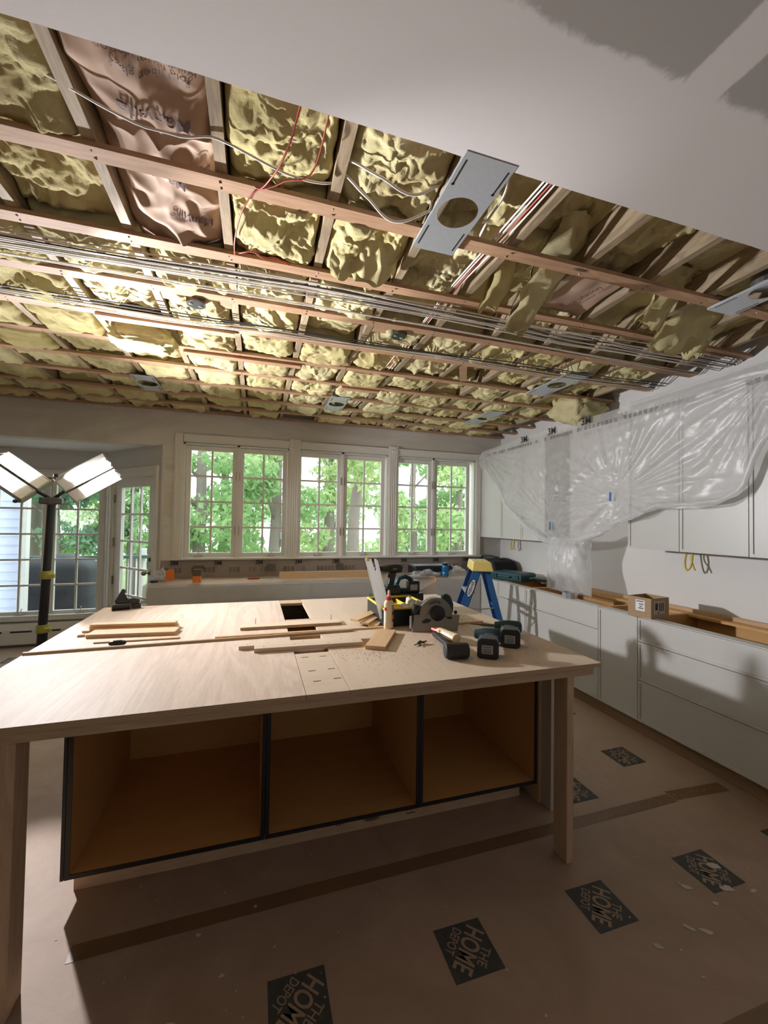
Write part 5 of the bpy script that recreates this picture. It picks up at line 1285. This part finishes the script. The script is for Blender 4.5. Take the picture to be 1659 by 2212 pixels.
bottle('glue_bottle', 'wood glue bottle lying on its side beside the mallet handle', (1.045, 2.00, Z+0.0275), (R(-90), 0, R(12)))

# circular saw resting with its shoe towards the camera
cs_ = thing('circular_saw', 'circular saw with grey guard tipped up on its shoe', 'saw', (1.040, 2.255, Z), (0, 0, R(-9)), local=True)
Ms = Matrix.Rotation(R(-14), 4, 'X')
sh = MB()
pl = [(-0.15, 0.0), (0.13, 0.0), (0.152, 0.095), (-0.132, 0.100)]
sh.prism(pl, -0.006, 0.0, 'XZ', M=Ms); so_ = sh.build('shoe', plain('shoe_steel', (0.30, 0.275, 0.235), 0.45, 0.5), cs_, bevel=0.002)
MB().prism([(-0.09, 0.058), (-0.06, 0.076), (-0.035, 0.072), (-0.03, 0.06), (-0.05, 0.05), (-0.08, 0.048)], -0.0072, -0.0062, 'XZ', M=Ms).build('cutout', INK, so_)
MB().prism([(0.07, 0.07), (0.10, 0.07), (0.10, 0.084), (0.07, 0.084)], -0.0072, -0.0062, 'XZ', M=Ms).build('cutout', INK, so_)
def arc(cx, cz, r0, r1, a0, a1, n=24):
    o_ = [(cx+r1*math.cos(R(a0+(a1-a0)*i/n)), cz+r1*math.sin(R(a0+(a1-a0)*i/n))) for i in range(n+1)]
    i_ = [(cx+r0*math.cos(R(a1+(a0-a1)*i/n)), cz+r0*math.sin(R(a1+(a0-a1)*i/n))) for i in range(n+1)]
    return o_+i_
GRD = plain('saw_guard_grey', (0.24, 0.225, 0.195), 0.42, 0.45)
q = MB(); n_ = 24
ring = arc(0.0, 0.098, 0.055, 0.100, -8, 188)
for i in range(n_):
    m_ = 2*n_+1
    q.prism([ring[i], ring[i+1], ring[m_-i-1], ring[m_-i]], 0.010, 0.055, 'XZ')
gd = q.build('upper_guard', GRD, cs_)
MB().cyl((0, 0.020, 0.10), (0, 0.026, 0.10), 0.090, n=40).build('guard_plate', GRD, cs_)
MB().lathe([(0.045, 0.0), (0.045, -0.016), (0.030, -0.022), (0.012, -0.024)], (0.01, 0.0195, 0.105), 'Y', 20).build('blade_hub', BLACKP, cs_, smooth=True, auto=35)
MB().prism(arc(0.0, 0.098, 0.03, 0.085, -40, 20, 10), 0.013, 0.0193, 'XZ').build('lower_guard', plain('lower_guard', (0.17, 0.165, 0.15), 0.4, 0.5), cs_)
text_on('makita', 0.030, (-0.012, 0.0098, 0.178), (1, 0, 0), (0, 0, 1), INK, 'lettering', gd, bold=0.02, warp=lambda q_: Vector((0.078*math.sin(q_.x/0.078) , q_.y, 0.098 + 0.078*math.cos(q_.x/0.078) + (q_.z-0.178))))
MB().cyl((-0.045, 0.06, 0.095), (-0.045, 0.15, 0.085), 0.042, n=22).build('motor', BLACKP, cs_, bevel=0.006)
MB().tube([(-0.115, 0.02, 0.155), (-0.125, 0.03, 0.12), (-0.12, 0.05, 0.085), (-0.10, 0.08, 0.07)], 0.024, 12).build('front_grip', BLACKP, cs_, smooth=True)
MB().prism([(0.055, 0.205), (0.075, 0.215), (0.105, 0.20), (0.125, 0.15), (0.122, 0.095), (0.09, 0.085), (0.07, 0.12), (0.05, 0.16)], 0.056, 0.10, 'XZ').build('rear_handle', TEALD, cs_, bevel=0.01, seg=3)
MB().lathe([(0.006, 0), (0.010, 0.004), (0.010, 0.018), (0.004, 0.022)], (0.128, 0.03, 0.095), 'Z', 10).build('depth_knob', BLACKP, cs_)
MB().cyl((-0.152, 0.01, 0.02), (-0.152, 0.02, 0.09), 0.008, n=10).build('bevel_lock', STEEL, cs_)

# mallet
mt = thing('rubber_mallet', 'black rubber mallet lying with its head towards the camera', 'mallet', (0.930, 1.785, Z), (0, 0, R(-12)), local=True)
MB().lathe([(0.030, -0.058), (0.0355, -0.053), (0.0365, -0.04), (0.0365, 0.04), (0.0355, 0.053), (0.030, 0.058)], (0, 0, 0.038), 'X', 28).build('head', BLACKR, mt, smooth=True, auto=40)
MB().tube([(-0.020, 0.03, 0.040), (-0.022, 0.08, 0.040), (-0.025, 0.20, 0.034), (-0.027, 0.26, 0.029), (-0.030, 0.335, 0.026)], 0.015, 12, rs=[0.012, 0.013, 0.015, 0.0165, 0.018]).build('handle', BLACKR, mt, smooth=True)

# cordless drivers lying with their batteries facing us
def driver(label, loc, rz, bit=True):
    t = thing('cordless_driver', label, 'drill', loc, (0, 0, R(rz)), local=True)
    # local: battery faces -Y near the camera, handle goes +Y, barrel lies across X at the far end
    b = MB().prism([(-0.036, 0.006), (-0.026, 0), (0.028, 0), (0.037, 0.008), (0.037, 0.058), (0.028, 0.070), (-0.026, 0.070), (-0.036, 0.060)], -0.05, 0.0, 'XZ').build('battery', BLACKP, t, bevel=0.004)
    MB().box(-0.020, 0.018, -0.0508, -0.0502, 0.018, 0.048).build('battery_label', plain('battery_label_grey', (0.36, 0.36, 0.34), 0.5), b)
    tx = MB()
    for z in (0.022, 0.027, 0.033, 0.041): tx.box(-0.016, 0.012, -0.0513, -0.0510, z, z+0.002)
    tag(tx.build('label_lines', INK, b), kind='stuff')
    MB().box(-0.034, 0.034, 0.0005, 0.018, 0.004, 0.068).build('battery_mount', TEALD, t, bevel=0.005)
    MB().prism([(-0.020, 0.018), (0.022, 0.018), (0.018, 0.06), (0.024, 0.11), (-0.022, 0.11), (-0.016, 0.06)], 0.018, 0.052, 'XY').build('handle', BLACKP, t, bevel=0.008, seg=3)
    MB().lathe([(0.012, -0.060), (0.017, -0.057), (0.022, -0.035), (0.025, -0.025), (0.027, 0.0), (0.027, 0.035), (0.021, 0.048), (0.010, 0.052)], (0, 0.138, 0.036), 'X', 22).build('motor_housing', TEALD, t, smooth=True, auto=35)
    t.scale = (1.38, 1.38, 1.38)
    if bit: MB().lathe([(0.001, -0.165), (0.003, -0.150), (0.004, -0.120), (0.0065, -0.112), (0.0065, -0.0605)], (0, 0.138, 0.036), 'X', 10).build('bit', DARKST, t)
    return t
driver('nearer cordless driver lying with its battery facing the camera', (1.108, 1.792, Z), -34, bit=False)
driver('farther cordless driver with a long bit pointing left', (1.315, 1.915, Z), -33)

# pencil-yellow stick with small black clip, screws
t = thing('folding_knife', 'small black and yellow folding knife by the saw shoe', 'knife', (1.06, 2.13, Z), (0, 0, R(-62)), local=True)
MB().box(-0.055, 0.03, -0.009, 0.009, 0.0, 0.016).build('handle', BLACKP, t, bevel=0.004); MB().box(-0.075, 0.045, -0.003, 0.003, 0.0162, 0.021).build('spine', YELLOW, t, bevel=0.001)
MB().lathe([(0.010, 0), (0.012, 0.004), (0.012, 0.022), (0.008, 0.026)], (0.042, -0.016, 0), 'Z', 12).build('cap', BLACKP, t, smooth=True, auto=35)
GREENSC = plain('green_coated_screw', (0.06, 0.085, 0.03), 0.45, 0.4)
for k, (x, y, rz) in enumerate(((0.825, 2.03, 35), (0.838, 2.022, 60), (0.850, 2.032, 25), (0.842, 2.045, 48), (0.86, 2.04, 10))):
    o = MB().lathe([(0.0006, -0.028), (0.0028, -0.020), (0.003, 0.018), (0.0055, 0.022), (0.0055, 0.024)], (0, 0, 0), 'X', 8).build('screw', GREENSC, None)
    o.location = (x, y, Z+0.0056+0.002*k); o.rotation_euler = (0, R(3), R(rz))
    tag(o, 'dark green screw in the small pile left of the mallet', 'screw', 'screws on the worktop')
# sawdust
sw = MB(); rs = random.Random(5)
def dust(cx, cy, sx, sy, n, big=1.0):
    for _ in range(n):
        x = rs.gauss(cx, sx); y = rs.gauss(cy, sy)
        if not (0.37 < x < 1.56 and 1.57 < y < 3.4): continue
        s = rs.uniform(0.0007, 0.0024)*big; a = rs.uniform(0, 6.28); h = s*rs.uniform(0.4, 0.9)
        c, d_ = math.cos(a)*s, math.sin(a)*s
        sw.add([(x+c, y+d_, Z), (x-d_*.6, y+c*.6, Z), (x-c, y-d_, Z), (x+d_*.6, y-c*.6, Z), (x, y, Z+h)], [(0, 1, 4), (1, 2, 4), (2, 3, 4), (3, 0, 4)])
dust(0.95, 2.1, 0.25, 0.22, 1500); dust(1.35, 2.15, 0.14, 0.25, 1600); dust(0.55, 2.02, 0.12, 0.10, 800, 1.3); dust(1.2, 1.85, 0.25, 0.15, 700); dust(1.32, 2.45, 0.1, 0.12, 900, 1.4)
tag(sw.build('sawdust', plain('sawdust', (0.50, 0.34, 0.20), 0.9), None, fix=False), 'fine sawdust scattered over the right half of the worktop', 'sawdust', kind='stuff')
sw2 = MB()
for _ in range(2600):
    x = rs.gauss(2.15, 0.26); y = rs.gauss(2.3, 0.35)
    if x > 2.74 or x < 1.62 or y < 1.5: continue
    s = rs.uniform(0.0012, 0.0045); a = rs.uniform(0, 6.28); c, d_ = math.cos(a)*s, math.sin(a)*s
    sw2.add([(x+c, y+d_, 0.002), (x-d_*.6, y+c*.6, 0.002), (x-c, y-d_, 0.002), (x+d_*.6, y-c*.6, 0.002), (x, y, 0.002+s*0.5)], [(0, 1, 4), (1, 2, 4), (2, 3, 4), (3, 0, 4)])
tag(sw2.build('floor_sawdust', plain('pale_sawdust', (0.60, 0.47, 0.34), 0.9), None, fix=False), 'pale sawdust strewn on the floor beside the right cabinets', 'sawdust', kind='stuff')

# ------------------------------------------------------------------ outside
GRASS = plain('grass_ground', (0.20, 0.30, 0.10), 0.9, var=0.3, scale=2)
struct(MB().box(-60, 60, 6.3, 26, -1.2, -0.9).build('ground', GRASS))
lake = MB().box(-90, 90, 26, 95, -1.6, -1.4).build('lake', plain('lake_water', (0.50, 0.60, 0.66), 0.15, var=0.05, scale=0.5)); struct(lake)
BARK = plain('bark', (0.20, 0.165, 0.14), 0.95, var=0.35, scale=14, bump=0.6)
def leafmat(name, a, b, scale=1.5):
    m, nt, p = _nm(name); v = _obj(nt); n = _noise(nt, scale, 4, 0.6, 0, v); c = _ramp(nt, n.outputs['Fac'], [(0.3, a), (0.7, b)])
    nt.nodes.remove(p); out = nt.nodes['Material Output']
    df = _n(nt, 'ShaderNodeBsdfDiffuse'); tl = _n(nt, 'ShaderNodeBsdfTranslucent'); mx = _n(nt, 'ShaderNodeMixShader'); mx.inputs[0].default_value = 0.45
    for q_ in (df, tl): nt.links.new(c.outputs[0], q_.inputs[0])
    nt.links.new(df.outputs[0], mx.inputs[1]); nt.links.new(tl.outputs[0], mx.inputs[2]); nt.links.new(mx.outputs[0], out.inputs[0]); return m
LEAF = [leafmat('maple_leaves', (0.20, 0.36, 0.14), (0.46, 0.62, 0.30)), leafmat('birch_leaves', (0.28, 0.44, 0.20), (0.60, 0.66, 0.32)), leafmat('pine_needles', (0.16, 0.29, 0.19), (0.32, 0.46, 0.32))]
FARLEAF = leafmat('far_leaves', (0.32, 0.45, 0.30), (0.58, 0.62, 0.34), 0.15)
def leaves(mb, rr, c, rad, n, size):
    for _ in range(n):
        while True:
            q = Vector((rr.uniform(-1, 1), rr.uniform(-1, 1), rr.uniform(-1, 1)))
            if q.length < 1: break
        p = Vector((c[0]+q.x*rad[0], c[1]+q.y*rad[1], c[2]+q.z*rad[2])); s = size*rr.uniform(0.6, 1.3)
        a = Vector((rr.gauss(0, 1), rr.gauss(0, 1), rr.gauss(0, 0.6))).normalized(); b = a.orthogonal().normalized()
        b = (Matrix.Rotation(rr.uniform(0, 6.28), 3, a) @ b); d_ = a.cross(b)
        k = len(mb.v)
        mb.v += [tuple(p+b*s), tuple(p+d_*s*0.45+a*s*0.12), tuple(p-b*s), tuple(p-d_*s*0.45+a*s*0.12)]
        mb.f.append((k, k+1, k+2, k+3))
def tree(name, label, x, y, r0, h, lean, crowns, nl, size, mat, seed, group='trees outside the windows', base=-0.9):
    rr = random.Random(seed); t = thing(name, label, 'tree', (x, y, base), group=group)
    pts = []; k = 9
    for i in range(k+1):
        f = i/k; pts.append((x+lean*f*f+0.10*noise.noise(Vector((seed, f*3, 0))), y+0.1*noise.noise(Vector((f*3, seed, 1))), base+h*f))
    MB().tube(pts, r0, 12, rs=[r0*(1.15-0.75*i/k) for i in range(k+1)]).build('trunk', BARK, t, smooth=True)
    mb = MB()
    for i, (cx, cy, cz, ra, rz) in enumerate(crowns):
        c = (x+cx, y+cy, cz); leaves(mb, rr, c, (ra, ra*0.8, rz), nl, size)
        j = min(k, max(1, int((cz-0.5-base)/h*k))); s = Vector(pts[j])
        e = Vector(c); m_ = s.lerp(e, 0.5)+Vector((0, 0, 0.15))
        if i % 2 == 0: MB().tube([s, m_, e], 0.03, 6, rs=[r0*0.35, r0*0.2, 0.012]).build('branch', BARK, t, smooth=True)
    mb.build('foliage', mat, t, fix=False)
    return t
rt_ = random.Random(9)
def cr(n, spread, z0, z1, ra=0.8, rz=0.5): return [(rt_.uniform(-spread, spread), rt_.uniform(-1, 1), rt_.uniform(z0, z1), rt_.uniform(0.6, 1.2)*ra, rt_.uniform(0.6, 1.2)*rz) for _ in range(n)]
tree('maple_tree', 'tree with dark trunk at the left edge of the left window', -1.55, 13, 0.17, 8, 0.1, cr(9, 1.5, 0.6, 4.2), 210, 0.12, LEAF[0], 1)
tree('maple_tree', 'slim trunk in the first window, right of the dark one', -1.04, 15, 0.15, 8, 0.0, cr(9, 1.4, 1.2, 4.6), 200, 0.13, LEAF[0], 2)
tree('maple_tree', 'forked grey tree in the second casement', 0.47, 11, 0.155, 7, 0.15, cr(9, 1.3, 0.5, 3.8), 210, 0.11, LEAF[0], 3)
tree('maple_tree', 'dark trunk in the third casement behind leaves', 2.15, 12.5, 0.17, 8, -0.1, cr(10, 1.3, 0.5, 4.0), 210, 0.11, LEAF[1], 4)
tree('oak_tree', 'thick leaning pale trunk in the fourth casement', 2.0, 9.0, 0.15, 6, 0.75, cr(5, 1.0, 2.6, 3.6), 260, 0.10, LEAF[1], 5)
tree('birch_tree', 'trunk in the left half of the right window', 5.04, 13, 0.13, 8, 0.2, cr(12, 1.5, 0.4, 4.0), 210, 0.11, LEAF[1], 6)
tree('birch_tree', 'slender pale trunk between the right casements', 6.94, 16, 0.12, 8, 0.1, cr(12, 1.6, 0.4, 4.8), 210, 0.13, LEAF[0], 7)
tree('birch_tree', 'rightmost trunk seen through the window wall', 7.35, 14, 0.14, 8, -0.2, cr(12, 1.5, 0.3, 4.2), 210, 0.12, LEAF[0], 8)
tree('pine_tree', 'big dark trunk behind the left work lamp', -6.03, 14, 0.24, 9, 0.3, cr(8, 2.0, 1.0, 4.8), 200, 0.14, LEAF[2], 9)
tree('pine_tree', 'second dark trunk seen in the left bay sash', -7.4, 16, 0.18, 9, 0.0, cr(8, 2.0, 0.5, 4.8), 200, 0.14, LEAF[0], 10)
tree('pine_tree', 'drooping pine branches filling the right bay sash', -4.9, 12.5, 0.10, 7, 0.1, cr(14, 1.3, 0.6, 3.6, 0.7, 0.35), 200, 0.10, LEAF[2], 11)
tree('maple_tree', 'leafy tree seen through the glazed door', -3.38, 13.5, 0.14, 8, 0.0, cr(12, 1.1, 0.3, 4.2), 210, 0.12, LEAF[0], 12)
for k in range(14):
    x = -62+9.5*k+rt_.uniform(-2, 2); yy = rt_.uniform(97, 104); hh_ = rt_.uniform(5, 8)
    mb = MB(); rr = random.Random(100+k); t = thing('shore_tree', 'hazy tree on the far shore, number counted by its place in the row' if False else 'hazy green tree on the far lake shore', 'tree', (x, yy, -1.4), group='trees on the far shore')
    MB().cyl((x, yy, -1.4), (x, yy, hh_*0.6), 0.3, 0.15, n=8).build('trunk', BARK, t)
    for j in range(4): leaves(mb, rr, (x+rr.uniform(-4, 4), yy+rr.uniform(-1, 1), rr.uniform(0.5, hh_*0.8)), (4, 2, 2.2), 260, 0.55)
    mb.build('foliage', FARLEAF, t, fix=False)
# low shrubs on the bank
for k in range(10):
    x = -9+2.1*k; yy = rt_.uniform(17, 22); mb = MB(); rr = random.Random(200+k); t = thing('bank_shrub', 'pale green shrub on the bank outside', 'shrub', (x, yy, -0.9), group='shrubs on the bank')
    leaves(mb, rr, (x, yy, -0.1), (1.4, 1.0, 0.8), 500, 0.13); mb.build('foliage', LEAF[k % 2], t, fix=False)
    MB().tube([(x, yy, -0.9), (x+0.1, yy, -0.2), (x+0.05, yy, 0.4)], 0.03, 6).build('stem', BARK, t)

# deck with railing, covered grill, neighbouring wing with clapboards
dk = struct(empty('deck', (-3.0, 7.2, -0.1)))
DECKW = wood('deck_boards', (0.42, 0.38, 0.33), (0.28, 0.25, 0.22), 'X')
for k in range(16): bx('plank', DECKW, dk, -6.2, -0.7, 6.14+0.145*k, 6.14+0.145*k+0.138, -0.14, -0.10)
rl = thing('deck_railing', 'dark green deck railing with white balusters outside the bay', 'railing', (-3.0, 8.3, -0.1))
RAILG = plain('rail_green', (0.05, 0.09, 0.075), 0.5)
bx('top_rail', RAILG, rl, -6.2, -0.75, 8.25, 8.37, 0.83, 0.88); bx('bottom_rail', RAILG, rl, -6.2, -0.75, 8.28, 8.34, 0.02, 0.07)
me = MB().box(-0.012, 0.012, -0.012, 0.012, 0.0, 0.76).mesh('baluster', WHITE)
for k in range(44): link_mesh('baluster', me, rl, (-6.1+0.12*k, 8.31, 0.07))
for x in (-6.1, -3.9, -1.95): bx('post', WHITE, rl, x-0.05, x+0.05, 8.385, 8.475, -0.1, 1.0)
gr = thing('covered_grill', 'barbecue grill under a dark cover on the deck', 'grill', (-2.80, 7.25, -0.1))
def gsurf(u, v):
    t_ = 2*math.pi*u; z = -0.098+(1.09)*v
    ex = 0.56*(1-0.10*v) if v < 0.82 else 0.50*(1-((v-0.82)/0.18)**2*0.75); ey = 0.32*(1-0.1*v) if v < 0.82 else 0.29*(1-((v-0.82)/0.18)**2*0.7)
    c, s = math.cos(t_), math.sin(t_); p_ = 0.35
    x = math.copysign(abs(c)**p_, c)*ex; y = math.copysign(abs(s)**p_, s)*ey
    f = 0.02*noise.noise(Vector((x*5+z*4, y*5, z*3)))+0.02*abs(noise.noise(Vector((x*8, y*8, z*2))))
    return (-2.80+x*(1+f), 7.25+y*(1+f), z+0.02*noise.noise(Vector((x*4, y*4, 3)))*(v > 0.5))
gm = MB().grid(56, 26, gsurf); gm.f.append(tuple(range(26*57, 27*57-1)))
gm.build('cover', plain('grey_black_cover', (0.030, 0.033, 0.038), 0.75, var=0.2, scale=5), gr, smooth=True, fix=False)
MB().box(-3.05, -2.55, 6.90, 6.93, 0.45, 0.47).build('cover_seam', BLACKP, gr)
for x in (-3.2, -2.4): MB().cyl((x, 7.1, -0.1), (x, 7.1, 0.1), 0.04, n=12).build('caster', BLACKP, gr)
ng = thing('house_wing', 'pale lavender clapboard house wing outside the left sash', 'building', (-4.6, 7.4, -0.9))
LAV = plain('lavender_clapboard', (0.50, 0.54, 0.68), 0.7, var=0.04); 
bx('wall_core', LAV, ng, -6.5, -2.88, 6.55, 6.60, -0.9, 3.6)
for k in range(34):
    z = -0.9+0.115*k
    MB().add([(-6.5, 6.545, z), (-2.90, 6.545, z), (-2.90, 6.535, z), (-6.5, 6.535, z), (-6.5, 6.548, z+0.118), (-2.90, 6.548, z+0.118)], [(0, 1, 2, 3), (3, 2, 5, 4), (0, 4, 5, 1), (0, 3, 4), (1, 5, 2)]).build('clapboard', LAV, ng)
bx('corner_board', WHITE, ng, -2.945, -2.865, 6.515, 6.61, -0.9, 3.6)
